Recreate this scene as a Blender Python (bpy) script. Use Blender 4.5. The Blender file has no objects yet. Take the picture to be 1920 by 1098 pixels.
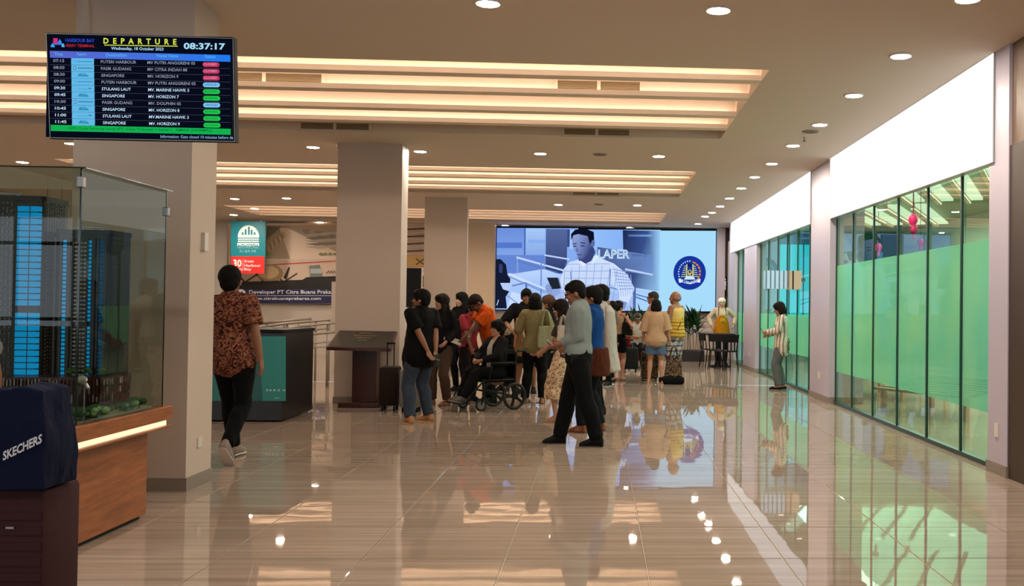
import bpy, bmesh, math, random
from mathutils import Vector, Matrix, noise
random.seed(7)
C = bpy.context.scene.collection
sc = bpy.context.scene
PI = math.pi
# ------------------------------------------------------------------ camera
F_PX, CX, CY, CAM_H = 1820.0, 1220.0, 549.0, 1.436
RHO = 0.0125
vx, vy = (1124 - CX) / F_PX, -(577 - CY) / F_PX
yaw = math.atan(-(vx * math.cos(RHO) - vy * math.sin(RHO)))
pit = math.atan(-(vx * math.sin(RHO) + vy * math.cos(RHO)))
Fw = Vector((math.sin(yaw) * math.cos(pit), math.cos(yaw) * math.cos(pit), math.sin(pit)))
R0 = Vector((math.cos(yaw), -math.sin(yaw), 0)); U0 = R0.cross(Fw)
Rt = R0 * math.cos(RHO) + U0 * math.sin(RHO); Up = -R0 * math.sin(RHO) + U0 * math.cos(RHO)
EYE = Vector((0, 0, CAM_H))
cd = bpy.data.cameras.new('camera'); cam = bpy.data.objects.new('camera', cd); C.objects.link(cam)
M = Matrix((( Rt.x, Up.x, -Fw.x, 0), (Rt.y, Up.y, -Fw.y, 0), (Rt.z, Up.z, -Fw.z, CAM_H), (0, 0, 0, 1)))
cam.matrix_world = M
cd.sensor_width = 36.0; cd.lens = F_PX / 1920 * 36; cd.shift_x = -(CX - 960) / 1920; cd.shift_y = 0
cd.clip_end = 200; sc.camera = cam
# ------------------------------------------------------------------ world, light, exposure
w = bpy.data.worlds.new('daylight'); sc.world = w; w.use_nodes = True
w.node_tree.nodes['Background'].inputs[0].default_value = (0.80, 0.90, 1.0, 1)
w.node_tree.nodes['Background'].inputs[1].default_value = 3.2
sc.view_settings.view_transform = 'Standard'; sc.view_settings.look = 'None'
sc.view_settings.exposure = 0.0; sc.view_settings.gamma = 1.0; sc.view_settings.use_curve_mapping = False
sc.cycles.sample_clamp_indirect = 3.0; sc.cycles.max_bounces = 8; sc.cycles.diffuse_bounces = 4
sc.cycles.glossy_bounces = 4; sc.cycles.transparent_max_bounces = 16; sc.cycles.caustics_reflective = False
sc.cycles.caustics_refractive = False
LAMP = 480.0
STRIP = 11.0
# ------------------------------------------------------------------ helpers
def ray(px, py):
    return (Fw + Rt * ((px - CX) / F_PX) + Up * ((CY - py) / F_PX))
def at(px, py, d):
    r = ray(px, py); return EYE + r * (d / r.y)
def onz(px, py, z):
    r = ray(px, py); return EYE + r * ((z - CAM_H) / r.z)
def onx(px, py, x):
    r = ray(px, py); return EYE + r * (x / r.x)
def lin(c):
    if isinstance(c, str):
        c = c.lstrip('#'); c = [int(c[i:i + 2], 16) / 255 for i in (0, 2, 4)]
        c = [v / 12.92 if v <= .04045 else ((v + .055) / 1.055) ** 2.4 for v in c]
    return tuple(c[:3]) + (1,)
MATS = {}
class Mat:
    def __init__(s, name):
        s.m = bpy.data.materials.new(name); s.m.use_nodes = True; s.t = s.m.node_tree; s.n = s.t.nodes
        s.b = s.n['Principled BSDF']; s.out = s.n['Material Output']
    def add(s, t, **kw):
        n = s.n.new(t)
        for k, v in kw.items():
            if hasattr(n, k): setattr(n, k, v)
            else: n.inputs[k.replace('_', ' ').title() if k.replace('_', ' ').title() in n.inputs else k].default_value = v
        return n
    def L(s, a, b): s.t.links.new(a, b)
    def coord(s, kind='Object', scale=(1, 1, 1), rot=(0, 0, 0)):
        if kind == 'World': o = s.add('ShaderNodeNewGeometry').outputs['Position']
        else: o = s.add('ShaderNodeTexCoord').outputs[kind]
        mp = s.add('ShaderNodeMapping'); mp.inputs['Scale'].default_value = scale; mp.inputs['Rotation'].default_value = rot
        s.L(o, mp.inputs[0]); return mp.outputs[0]
    def noise(s, co, scale=5, detail=3, rough=.5, dist=0):
        n = s.add('ShaderNodeTexNoise'); n.inputs['Scale'].default_value = scale; n.inputs['Detail'].default_value = detail
        n.inputs['Roughness'].default_value = rough; n.inputs['Distortion'].default_value = dist; s.L(co, n.inputs['Vector']); return n.outputs[0]
    def ramp(s, fac, stops, interp='LINEAR'):
        r = s.add('ShaderNodeValToRGB'); r.color_ramp.interpolation = interp; e = r.color_ramp.elements
        while len(e) < len(stops): e.new(.5)
        for k, (p, c) in enumerate(stops): e[k].position = p; e[k].color = lin(c)
        s.L(fac, r.inputs[0]); return r.outputs[0]
    def math(s, op, a, b=None, c=None):
        n = s.add('ShaderNodeMath'); n.operation = op
        for i, v in enumerate((a, b, c)):
            if v is None: continue
            if isinstance(v, (int, float)): n.inputs[i].default_value = v
            else: s.L(v, n.inputs[i])
        return n.outputs[0]
    def mix(s, fac, a, b, mode='MIX'):
        n = s.add('ShaderNodeMix'); n.data_type = 'RGBA'; n.blend_type = mode
        for i, v in ((0, fac), (6, a), (7, b)):
            if isinstance(v, (int, float)): n.inputs[i].default_value = v
            elif isinstance(v, (str, tuple)): n.inputs[i].default_value = lin(v)
            else: s.L(v, n.inputs[i])
        return n.outputs[2]
    def bump(s, h, strength=.2, dist=.01):
        b = s.add('ShaderNodeBump'); b.inputs['Strength'].default_value = strength; b.inputs['Distance'].default_value = dist
        s.L(h, b.inputs['Height']); s.L(b.outputs[0], s.b.inputs['Normal'])
    def set(s, **kw):
        for k, v in kw.items():
            k = {'col': 'Base Color', 'rough': 'Roughness', 'metal': 'Metallic', 'spec': 'Specular IOR Level', 'coat': 'Coat Weight',
                 'coatr': 'Coat Roughness', 'sheen': 'Sheen Weight', 'emit': 'Emission Color', 'estr': 'Emission Strength', 'ior': 'IOR', 'sss': 'Subsurface Weight'}.get(k, k)
            if isinstance(v, (int, float)): s.b.inputs[k].default_value = v
            elif isinstance(v, (str, tuple)): s.b.inputs[k].default_value = lin(v)
            else: s.L(v, s.b.inputs[k])
        return s
def mat(name, col, rough=.6, metal=0, var=.12, scale=8, bump=0, spec=.5, **kw):
    if name in MATS: return MATS[name]
    q = Mat(name); co = q.coord('Object')
    c = q.mix(q.math('MULTIPLY', q.noise(co, scale, 4), var * 2), col, tuple(v * .55 for v in lin(col)[:3]))
    q.set(col=c, rough=rough, metal=metal, spec=spec, **kw)
    if bump: q.bump(q.noise(co, scale * 6, 3), bump, .01)
    MATS[name] = q.m; return q.m
def cloth(name, col, fold=.5, scale=9, rough=.85):
    if name in MATS: return MATS[name]
    q = Mat(name); co = q.coord('Object', (1, 1, .55))
    c = q.mix(q.math('MULTIPLY', q.noise(co, 6, 3), .3), col, tuple(v * .6 for v in lin(col)[:3]))
    q.set(col=c, rough=rough, spec=.12)
    q.bump(q.noise(co, scale, 3, .5, .8), fold, .03); MATS[name] = q.m; return q.m
def emis(name, col, strength=1.0):
    if name in MATS: return MATS[name]
    q = Mat(name); e = q.add('ShaderNodeEmission'); e.inputs[0].default_value = lin(col); e.inputs[1].default_value = strength
    q.L(e.outputs[0], q.out.inputs[0]); MATS[name] = q.m; return q.m
def picture_mat(name, emission=None, rough=.5, gain=1):
    q = Mat(name); a = q.add('ShaderNodeAttribute'); a.attribute_name = 'print'
    if emission:
        e = q.add('ShaderNodeEmission'); e.inputs[1].default_value = emission; q.L(a.outputs[0], e.inputs[0]); q.L(e.outputs[0], q.out.inputs[0])
    else: q.set(col=q.mix(1.0, a.outputs[0], (gain, gain, gain), 'MULTIPLY'), rough=rough)
    return q.m
def thin_glass(name, tint, refl=1.0, extra_diffuse=0, dcol='#ffffff', dcol2=None):
    q = Mat(name); tr = q.add('ShaderNodeBsdfTransparent'); tr.inputs[0].default_value = lin(tint)
    gl = q.add('ShaderNodeBsdfGlossy'); gl.inputs['Roughness'].default_value = 0.0
    fr = q.add('ShaderNodeFresnel'); fr.inputs[0].default_value = 1.5
    f = q.math('MULTIPLY', fr.outputs[0], refl * 1.6); f = q.math('MINIMUM', f, .95)
    mx = q.add('ShaderNodeMixShader'); q.L(f, mx.inputs[0]); q.L(tr.outputs[0], mx.inputs[1]); q.L(gl.outputs[0], mx.inputs[2])
    if extra_diffuse:
        d = q.add('ShaderNodeBsdfDiffuse'); d.inputs[0].default_value = lin(dcol); t2 = q.add('ShaderNodeBsdfTranslucent'); t2.inputs[0].default_value = lin(dcol)
        if dcol2:
            cc = q.mix(q.ramp(q.noise(q.coord('World', (1, .8, .5)), 1.3, 3), [(.35, '#000000'), (.65, '#ffffff')]), dcol, dcol2); q.L(cc, d.inputs[0]); q.L(cc, t2.inputs[0])
        a = q.add('ShaderNodeAddShader'); q.L(d.outputs[0], a.inputs[0]); q.L(t2.outputs[0], a.inputs[1])
        m2 = q.add('ShaderNodeMixShader'); m2.inputs[0].default_value = extra_diffuse
        q.L(mx.outputs[0], m2.inputs[1]); q.L(a.outputs[0], m2.inputs[2]); mx = m2
    q.L(mx.outputs[0], q.out.inputs[0]); return q.m

def tag(o, label=None, cat=None, group=None, kind=None):
    if label: o['label'] = label
    if cat: o['category'] = cat
    if group: o['group'] = group
    if kind: o['kind'] = kind
    return o
def obj(name, bm, m, parent=None, smooth=False, loc=None, **kw):
    if isinstance(bm, bmesh.types.BMesh):
        bmesh.ops.recalc_face_normals(bm, faces=bm.faces) if not kw.pop('keepn', False) else None
        me = bpy.data.meshes.new(name); bm.to_mesh(me); bm.free()
    else: me = bm
    if smooth:
        me.polygons.foreach_set('use_smooth', [True] * len(me.polygons))
        if smooth == 'auto':
            try: me.set_sharp_from_angle(angle=math.radians(40))
            except Exception: pass
    me.materials.clear()
    for mm in (m if isinstance(m, (list, tuple)) else [m]): me.materials.append(mm)
    o = bpy.data.objects.new(name, me); C.objects.link(o)
    if parent: o.parent = parent
    if loc: o.location = loc
    tag(o, **kw); return o
def root(name, loc, label, cat, group=None, rz=0, kind=None):
    o = bpy.data.objects.new(name, None); C.objects.link(o); o.location = loc; o.rotation_euler = (0, 0, rz)
    o.empty_display_size = .1; return tag(o, label, cat, group, kind)
def nb(): return bmesh.new()
def box(bm, x0, x1, y0, y1, z0, z1, bev=0, mtx=None):
    g = bmesh.ops.create_cube(bm, size=1); vs = g['verts']
    for v in vs:
        v.co = Vector((x0 + (v.co.x + .5) * (x1 - x0), y0 + (v.co.y + .5) * (y1 - y0), z0 + (v.co.z + .5) * (z1 - z0)))
    if bev:
        es = list({e for v in vs for e in v.link_edges})
        r = bmesh.ops.bevel(bm, geom=es, offset=bev, segments=2, affect='EDGES', profile=.5)
        vs = list({v for f in r['faces'] for v in f.verts} | {v for v in vs if v.is_valid})
    if mtx is not None:
        for v in vs: v.co = mtx @ v.co
    return bm
def boxb(*a, **k): return box(nb(), *a, **k)
def tube(bm, pts, rads, hint=(1, 0, 0), n=10, rnd=True):
    pts = [Vector(p) for p in pts]; rings = []; hint = Vector(hint); L = len(pts)
    rads = [(r, r) if isinstance(r, (int, float)) else r for r in (rads if isinstance(rads, list) else [rads] * L)]
    P, Rr, T = [], [], []
    for i in range(L):
        t = (pts[min(i + 1, L - 1)] - pts[max(i - 1, 0)])
        T.append(t.normalized() if t.length > 1e-9 else Vector((0, 0, 1)))
    seq = [(pts[i], rads[i], T[i]) for i in range(L)]
    if rnd:
        r = min(rads[0]); seq = [(pts[0] - T[0] * r * .5, tuple(q * .8 for q in rads[0]), T[0])] + seq
        r = min(rads[-1]); seq = seq + [(pts[-1] + T[-1] * r * .5, tuple(q * .8 for q in rads[-1]), T[-1])]
    for p, (rx, ry), t in seq:
        u = hint - t * hint.dot(t)
        if u.length < 1e-4: u = t.orthogonal()
        u.normalize(); v = t.cross(u)
        rings.append([bm.verts.new(p + u * rx * math.cos(2 * PI * k / n) + v * ry * math.sin(2 * PI * k / n)) for k in range(n)])
    for a, b in zip(rings, rings[1:]):
        for k in range(n): bm.faces.new((a[k], a[(k + 1) % n], b[(k + 1) % n], b[k]))
    for rg, sg, (p, r, t) in ((rings[0], -1, seq[0]), (rings[-1], 1, seq[-1])):
        if rnd:
            tip = bm.verts.new(p + t * sg * min(r) * .35)
            for k in range(n): bm.faces.new((rg[k], rg[(k + 1) % n], tip) if sg > 0 else (rg[(k + 1) % n], rg[k], tip))
        else: bm.faces.new(rg if sg > 0 else rg[::-1])
    return bm
def ell(bm, c, r, Mx=None, n=12):
    g = bmesh.ops.create_uvsphere(bm, u_segments=n, v_segments=max(6, n // 2 + 2), radius=1)
    r = (r, r, r) if isinstance(r, (int, float)) else r; c = Vector(c)
    for v in g['verts']:
        p = Vector((v.co.x * r[0], v.co.y * r[1], v.co.z * r[2])) + c
        v.co = Mx @ p if Mx is not None else p
    return bm
def disc(bm, c, r, h=.01, n=20, axis='z'):
    g = bmesh.ops.create_cone(bm, cap_ends=True, segments=n, radius1=r, radius2=r, depth=h)
    for v in g['verts']:
        if axis == 'y': v.co = Vector((v.co.x, v.co.z, v.co.y))
        if axis == 'x': v.co = Vector((v.co.z, v.co.y, v.co.x))
        v.co += Vector(c)
    return bm
def torus(bm, c, R, r, axis='x', n=20, m=6):
    rings = []
    for i in range(n):
        a = 2 * PI * i / n; ring = []
        for j in range(m):
            b = 2 * PI * j / m; rr = R + r * math.cos(b); p = (rr * math.cos(a), rr * math.sin(a), r * math.sin(b))
            p = {'z': p, 'x': (p[2], p[0], p[1]), 'y': (p[0], p[2], p[1])}[axis]; ring.append(bm.verts.new(Vector(p) + Vector(c)))
        rings.append(ring)
    for i in range(n):
        for j in range(m): bm.faces.new((rings[i][j], rings[(i + 1) % n][j], rings[(i + 1) % n][(j + 1) % m], rings[i][(j + 1) % m]))
    return bm
def blob(name, bm, vox, m, parent, smooth=2, fold=0, fs=9, zmin=None):
    me = bpy.data.meshes.new('t'); bm.to_mesh(me); bm.free(); o = bpy.data.objects.new('t', me); C.objects.link(o)
    r = o.modifiers.new('r', 'REMESH'); r.mode = 'VOXEL'; r.voxel_size = vox
    if smooth: s = o.modifiers.new('s', 'SMOOTH'); s.iterations = smooth; s.factor = .5
    dg = bpy.context.evaluated_depsgraph_get(); me2 = bpy.data.meshes.new_from_object(o.evaluated_get(dg))
    bpy.data.objects.remove(o); bpy.data.meshes.remove(me)
    if fold:
        nrm = [v.normal.copy() for v in me2.vertices]
        for v, q in zip(me2.vertices, nrm):
            p = v.co; v.co = p + q * fold * (noise.noise(Vector((p.x * fs, p.y * fs, p.z * fs * .6))) + .5 * noise.noise(Vector((p.x * fs * 2.3, p.y * fs * 2.3 + 5, p.z * fs * 1.5))))
    if zmin is not None:
        for v in me2.vertices:
            if v.co.z < zmin: v.co.z = zmin
    me2.name = name
    return obj(name, me2, m, parent, smooth=True)
# flat print on screens, posters and signs: coloured polygons and lettering on one plane
class Panel:
    def __init__(s, m, eps=.0004, conv=None): s.f, s.texts, s.m, s.eps, s.conv = [], [], m, eps, conv or (lambda u, v: (u, v))
    def poly(s, pts, col, conv=True): s.f.append(([s.conv(*p) for p in pts] if conv else pts, col, len(s.f)))
    def rect(s, u0, v0, u1, v1, col): s.poly([(u0, v0), (u1, v0), (u1, v1), (u0, v1)], col)
    def grad(s, u0, v0, u1, v1, c0, c1, axis='u'):
        s.poly([(u0, v0), (u1, v0), (u1, v1), (u0, v1)], [c0, c1, c1, c0] if axis == 'u' else [c0, c0, c1, c1])
    def line(s, pts, wd, col):
        for (a, b), (c, d) in zip(pts, pts[1:]):
            L = math.hypot(c - a, d - b) or 1; nx, ny = -(d - b) / L * wd / 2, (c - a) / L * wd / 2
            s.poly([(a + nx, b + ny), (c + nx, d + ny), (c - nx, d - ny), (a - nx, b - ny)], col)
    def oval(s, cu, cv, ru, rv, col, n=20, a0=0, a1=360):
        s.poly([(cu + ru * math.cos(math.radians(a0 + (a1 - a0) * k / n)), cv + rv * math.sin(math.radians(a0 + (a1 - a0) * k / n))) for k in range(n if a1 - a0 == 360 else n + 1)], col)
    def pill(s, u0, v0, u1, v1, col):
        r = (v1 - v0) / 2; cy = (v0 + v1) / 2
        s.poly([(u1 - r + r * math.cos(a), cy + r * math.sin(a)) for a in [(-.5 + k / 6) * PI for k in range(7)]] + [(u0 + r + r * math.cos(a), cy + r * math.sin(a)) for a in [(.5 + k / 6) * PI for k in range(7)]], col)
    def text(s, t, u0, v0, u1, v1, col, bold=.0): s.texts.append((t, u0, v0, u1, v1, col, bold))
    # place(x, z, k): plane coordinates and layer -> local point
    def build(s, parent, place, name='screen_image', tname='lettering', inv=None):
        bm = nb(); cl = bm.loops.layers.float_color.new('print')
        for pts, col, k in s.f:
            vs = [bm.verts.new(place(p[0], p[1], (k + 1) * s.eps)) for p in pts]
            try: f = bm.faces.new(vs)
            except ValueError: continue
            for i, l in enumerate(f.loops): l[cl] = lin(col[i] if isinstance(col, list) else col)
        o = obj(name, bm, s.m, parent, keepn=True)
        if not s.texts: return o
        obs = []
        for t, u0, v0, u1, v1, col, bold in s.texts:
            cu = bpy.data.curves.new('t', 'FONT'); cu.body = t; cu.resolution_u = 2; cu.offset = bold
            ob = bpy.data.objects.new('t', cu); C.objects.link(ob); obs.append(ob)
        dg = bpy.context.evaluated_depsgraph_get(); bm = nb(); cl = bm.loops.layers.float_color.new('print')
        for ob, (t, u0, v0, u1, v1, col, bold) in zip(obs, s.texts):
            me = bpy.data.meshes.new_from_object(ob.evaluated_get(dg)); vv = [v.co for v in me.vertices]
            if not vv: continue
            x0 = min(v.x for v in vv); x1 = max(v.x for v in vv); y0 = min(v.y for v in vv); y1 = max(v.y for v in vv)
            nv = []
            for v in vv:
                a = (v.x - x0) / (x1 - x0); b = (v.y - y0) / (y1 - y0); q = s.conv(u0 + a * (u1 - u0), v1 + b * (v0 - v1))
                nv.append(bm.verts.new(place(q[0], q[1], (len(s.f) + 4) * s.eps)))
            for p in me.polygons:
                try: f = bm.faces.new([nv[i] for i in p.vertices])
                except ValueError: continue
                for l in f.loops: l[cl] = lin(col)
            bpy.data.meshes.remove(me)
        for ob in obs: cu = ob.data; bpy.data.objects.remove(ob); bpy.data.curves.remove(cu)
        obj(tname, bm, s.m, parent, keepn=True, kind='stuff'); return o
# ------------------------------------------------------------------ materials of the building
def marble():
    q = Mat('polished_stone_tile'); co = q.coord('World', (.35, 9, 1)); rnd = q.add('ShaderNodeObjectInfo').outputs['Random']
    n1 = q.noise(co, 1.6, 6, .62, .25); n2 = q.noise(q.coord('World', (.6, 38, 1)), 1.3, 4, .6)
    f = q.math('ADD', q.math('MULTIPLY', n1, .65), q.math('MULTIPLY', n2, .35)); f = q.math('ADD', f, q.math('MULTIPLY', rnd, .05))
    c = q.ramp(f, [(.36, '#8f7c6c'), (.5, '#9b897a'), (.57, '#a39284'), (.7, '#b3a396')])
    q.set(col=c, rough=.018, spec=.5, ior=1.5); q.bump(q.noise(q.coord('World'), 2.2, 2), .035, .02); return q
FLOOR = marble().m
def marble_far():
    q = marble(); co = q.coord('World'); sx = q.add('ShaderNodeSeparateXYZ'); q.L(co, sx.inputs[0])
    def line(o, ph): return q.math('LESS_THAN', q.math('FRACT', q.math('DIVIDE', q.math('ADD', o, ph), .8)), .009)
    g = q.math('MAXIMUM', line(sx.outputs[0], .52 + 8.0), line(sx.outputs[1], -5.6 + 16))
    old = q.b.inputs['Base Color'].links[0].from_socket; q.L(q.mix(g, old, '#d8cbb6'), q.b.inputs['Base Color']); return q.m
FLOORF = marble_far()
GROUT = mat('cream_grout', '#cfc0a8', .6)
CEIL = mat('ceiling_paint', '#d8c8b6', .9, var=.03, scale=.6)
COVE = mat('cove_plaster', '#eddac6', .85, var=.03, scale=1)
WHITE = mat('white_wall_paint', '#cbbfb3', .8, var=.05, scale=1)
COL = mat('column_paint', '#c4b5a8', .7, var=.05, scale=1.2)
STONE = mat('gray_skirting_stone', '#8d8378', .4, var=.2, scale=14)
COLR = mat('pale_lilac_column_panel', '#bbb3c2', .35, var=.08, scale=2)
METAL = mat('brushed_steel', '#8f8d8a', .3, metal=.9, var=.1)
BLACK = mat('black_plastic', '#08080a', .5, var=.1, spec=.2)
DKGREEN = mat('green_edge_frame', '#173f35', .3, var=.15)
def grain(name, c0, c1, rough=.35, scale=(14, 14, 1.2)):
    q = Mat(name); co = q.coord('Object', scale); n = q.noise(co, 2, 5, .6, .4)
    q.set(col=q.ramp(n, [(.3, c0), (.7, c1)]), rough=rough); q.bump(n, .05, .01); return q.m
WOOD = grain('reddish_wood_veneer', '#7d4420', '#a8653a', .35, (2, 2, 16))
DARKWOOD = grain('dark_mahogany', '#2a100a', '#45190e', .3)
BROWN = grain('brown_door_veneer', '#5b4534', '#7b614c', .4)
# ------------------------------------------------------------------ structure: floor
H = 3.8; XW = 3.65; YF = 28.3; XL = -13.0; YB = -6.0
bm = nb()
def q4(bm, pts, mi=0):
    f = bm.faces.new([bm.verts.new(p) for p in pts]); f.material_index = mi; return f
def flat(bm, x0, x1, y0, y1, z, mi=0): return q4(bm, [(x0, y0, z), (x1, y0, z), (x1, y1, z), (x0, y1, z)], mi)
rows = [(4.8 + .8 * k) for k in range(17)]; tiles = []
for y in rows:
    xl = -.52 + .8 * math.floor((-.64 * y - .9 + .52) / .8)
    k = 0
    while xl + .8 * k < XW - .02:
        tiles.append((xl + .8 * k, y, min(.8, XW - xl - .8 * k))); k += 1
    flat(bm, XL, xl, y, y + .8, 0, 0); flat(bm, xl, XW, y, y + .8, -.005, 1)
flat(bm, XL, XW, YB, 4.8, 0); flat(bm, XL, XW, rows[-1] + .8, YF, 0); flat(bm, XW, 4.2, 26.6, YF, 0)
flr = obj('floor', bm, [FLOORF, GROUT], kind='structure', keepn=True)
def tile_mesh(wd):
    bm = nb(); g = .004; box(bm, g, wd - g, g, .8 - g, -.02, 0)
    for v in bm.verts:
        pass
    top = [e for e in bm.edges if all(abs(v.co.z) < 1e-6 for v in e.verts)]
    bmesh.ops.bevel(bm, geom=top, offset=.002, segments=1, affect='EDGES')
    me = bpy.data.meshes.new('tile'); bm.to_mesh(me); bm.free(); me.materials.append(FLOOR); return me
TM = {}
for x, y, wd in tiles:
    k = round(wd, 3)
    if k not in TM: TM[k] = tile_mesh(wd)
    o = bpy.data.objects.new('tile', TM[k]); C.objects.link(o); o.parent = flr
    o.location = (x, y, random.uniform(-.0004, .0004)); o.rotation_euler = (random.gauss(0, .0004), random.gauss(0, .0004), 0)
# ceiling with three rectangular coffers
CO = [(9.45, 13.36), (16.6, 20.45), (23.9, 27.25)]; CX0, CX1 = -9.1, 1.64; TOPZ = 4.3
bm = nb(); y = YB
for a, b in CO:
    flat(bm, XL, 4.12, y, a, H); flat(bm, XL, CX0, a, b, H); flat(bm, CX1, 4.12, a, b, H); y = b
    q4(bm, [(CX0, a, H), (CX1, a, H), (CX1, a, TOPZ), (CX0, a, TOPZ)]); q4(bm, [(CX0, b, H), (CX1, b, H), (CX1, b, TOPZ), (CX0, b, TOPZ)])
    q4(bm, [(CX0, a, H), (CX0, b, H), (CX0, b, TOPZ), (CX0, a, TOPZ)], 1); q4(bm, [(CX1, a, H), (CX1, b, H), (CX1, b, TOPZ), (CX1, a, TOPZ)], 1)
    flat(bm, CX0, CX1, a, b, TOPZ, 1)
flat(bm, XL, 4.12, y, YF, H)
ceil = obj('ceiling', bm, [CEIL, COVE], kind='structure', keepn=True)
LED = emis('warm_cove_strip', '#ffe9d2', STRIP)
def grille(y, x0, x1, z, vert, m=None, h=.10):
    p = root('air_grille', (0, 0, 0), None, None); p.parent = ceil
    o = nb(); n = nb()
    for a, b in ((x0, (x0 + x1) / 2 - .02), ((x0 + x1) / 2 + .02, x1)):
        for k in range(7):
            t = (k + .5) / 7 * h
            if vert: box(n, a, b, y - .012, y - .004, z + t - .004, z + t + .004)
            else: box(n, a, b, y + t - .004, y + t + .004, z - .016, z - .004)
    for a, b in ((x0 - .04, x0), ((x0 + x1) / 2 - .02, (x0 + x1) / 2 + .02), (x1, x1 + .04)):
        box(o, a, b, y - .02, y, z, z + h) if vert else box(o, a, b, y, y + h, z - .02, z)
    for e0, e1 in ((-.03, 0), (h, h + .03)):
        box(o, x0 - .04, x1 + .04, y - .02, y, z + e0, z + e1) if vert else box(o, x0 - .04, x1 + .04, y + e0, y + e1, z - .02, z)
    bk = nb(); box(bk, x0, x1, y - .003, y, z, z + h) if vert else box(bk, x0, x1, y, y + h, z - .003, z)
    obj('grille_frame', o, m or COVE, p); obj('grille_slats', n, mat('grille_metal', '#a08a68', .5), p); obj('grille_back', bk, mat('dark_duct', '#1d130c', .9), p)
for ci, (a, b) in enumerate(CO):
    n = 4; off = [.45, 1.29, 2.30, 3.12]
    if ci == 2: off = [.4, 1.1, 1.8, 2.5]
    for o_ in off:
        ly = a + o_
        bm = nb(); box(bm, CX0, CX1, ly, ly + .03, H, H + .055); box(bm, CX0, CX1, ly + .03, ly + .14, H, H + .02); obj('cove_lip', bm, COVE, ceil)
        obj('cove_panel', boxb(CX0, CX1, ly + .14, ly + .17, H, TOPZ), COVE, ceil)
        ys_ = (a + .02) if o_ == off[0] else pv
        obj('light_strip', boxb(CX0 + .05, CX1 - .05, ys_, ys_ + .02, H + .26, H + .29), LED, ceil); pv = ly + .175  # extra unseen strip, added to brighten the lip fronts
        obj('light_strip', boxb(CX0 + .05, CX1 - .05, ly + .06, ly + .09, H + .022, H + .034), LED, ceil)
grille(CO[0][0] + 1.29 + .14, -4.35, -3.1, H + .08, True)
grille(CO[0][0] + 1.29 + .14, -.5, .42, H + .08, True)
_d = 12.85
for px0, px1 in ((562, 690), (1058, 1180)):
    grille(13.355, at(px0, 240, 13.3).x, at(px1, 240, 13.3).x, H + .01, True, CEIL, .085)
grille(20.445, at(1075, 362, 20.4).x, at(1160, 362, 20.4).x, H + .01, True, CEIL, .06)
# walls
def wallbox(name, *a, m=WHITE, parent=None, **k): return obj(name, boxb(*a), m, parent, kind=None if parent else 'structure', **k)
wallbox('wall_back', XL, 3.62, YF, YF + .2, 0, H)
wallbox('wall_left', XL - .2, XL, YB, YF, 0, H)
wallbox('wall_back_return', -3.85, -3.0, 27.8, YF, 0, H, m=mat('cream_wall_paint', '#d9c5ab', .8, var=.04))
wallbox('wall_corridor', 4.1, 4.2, 26.6, YF, 0, H)
wallbox('wall_corridor_back', 3.62, 4.2, YF, YF + .2, 0, H, m=BROWN)
wallbox('baseboard_back', -3.0, 3.4, YF - .03, YF, 0, .1, m=STONE)
# columns of the hall
cols = [(-4.02, -3.135, 7.6, 8.08, 'near'), (-3.84, -2.91, 14.35, 14.8, 'middle'), (-3.82, -2.9, 21.3, 21.5, 'far')]
for x0, x1, y0, y1, nm in cols:
    c = wallbox('column', x0, x1, y0, y1, 0, H, m=COL)
    bm = nb(); box(bm, x0 - .012, x1 + .012, y0 - .012, y1 + .012, 0, .1); obj('skirting', bm, STONE, c)
    obj('wall_socket', boxb(x1, x1 + .01, (y0 + y1) / 2 - .04, (y0 + y1) / 2 + .04, .3, .38), mat('white_plastic', '#d8d2c8', .4), c)
    if nm == 'near':
        obj('wall_switch', boxb(x1, x1 + .03, 7.8, 7.87, 1.85, 1.99), MATS['white_plastic'], c)
# right side: shopfront columns
XR = 3.56
rc = [(8.3, 8.72), (14.88, 16.25), (21.95, 23.8), (25.55, 26.6)]
for y0, y1 in rc:
    c = wallbox('column', XR, 4.1, y0, y1, 0, H, m=COLR)
    obj('skirting', boxb(XR - .012, 4.1, y0 - .012, y1 + .012, 0, .1), STONE, c)
    obj('wall_socket', boxb(XR - .01, XR, (y0 + y1) / 2 - .04, (y0 + y1) / 2 + .04, .33, .45), MATS['white_plastic'], c)
wallbox('wall_right', XR + .03, 9.0, 7.9, 8.3, 0, H, m=BROWN)
wallbox('trim_1', XR + .01, XR + .06, 7.88, 8.3, 0, 2.9, m=mat('dark_bronze', '#3a2a20', .4))
wallbox('wall_right_near', XR + .12, 3.9, YB, 7.9, 0, H, m=BROWN)
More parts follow.
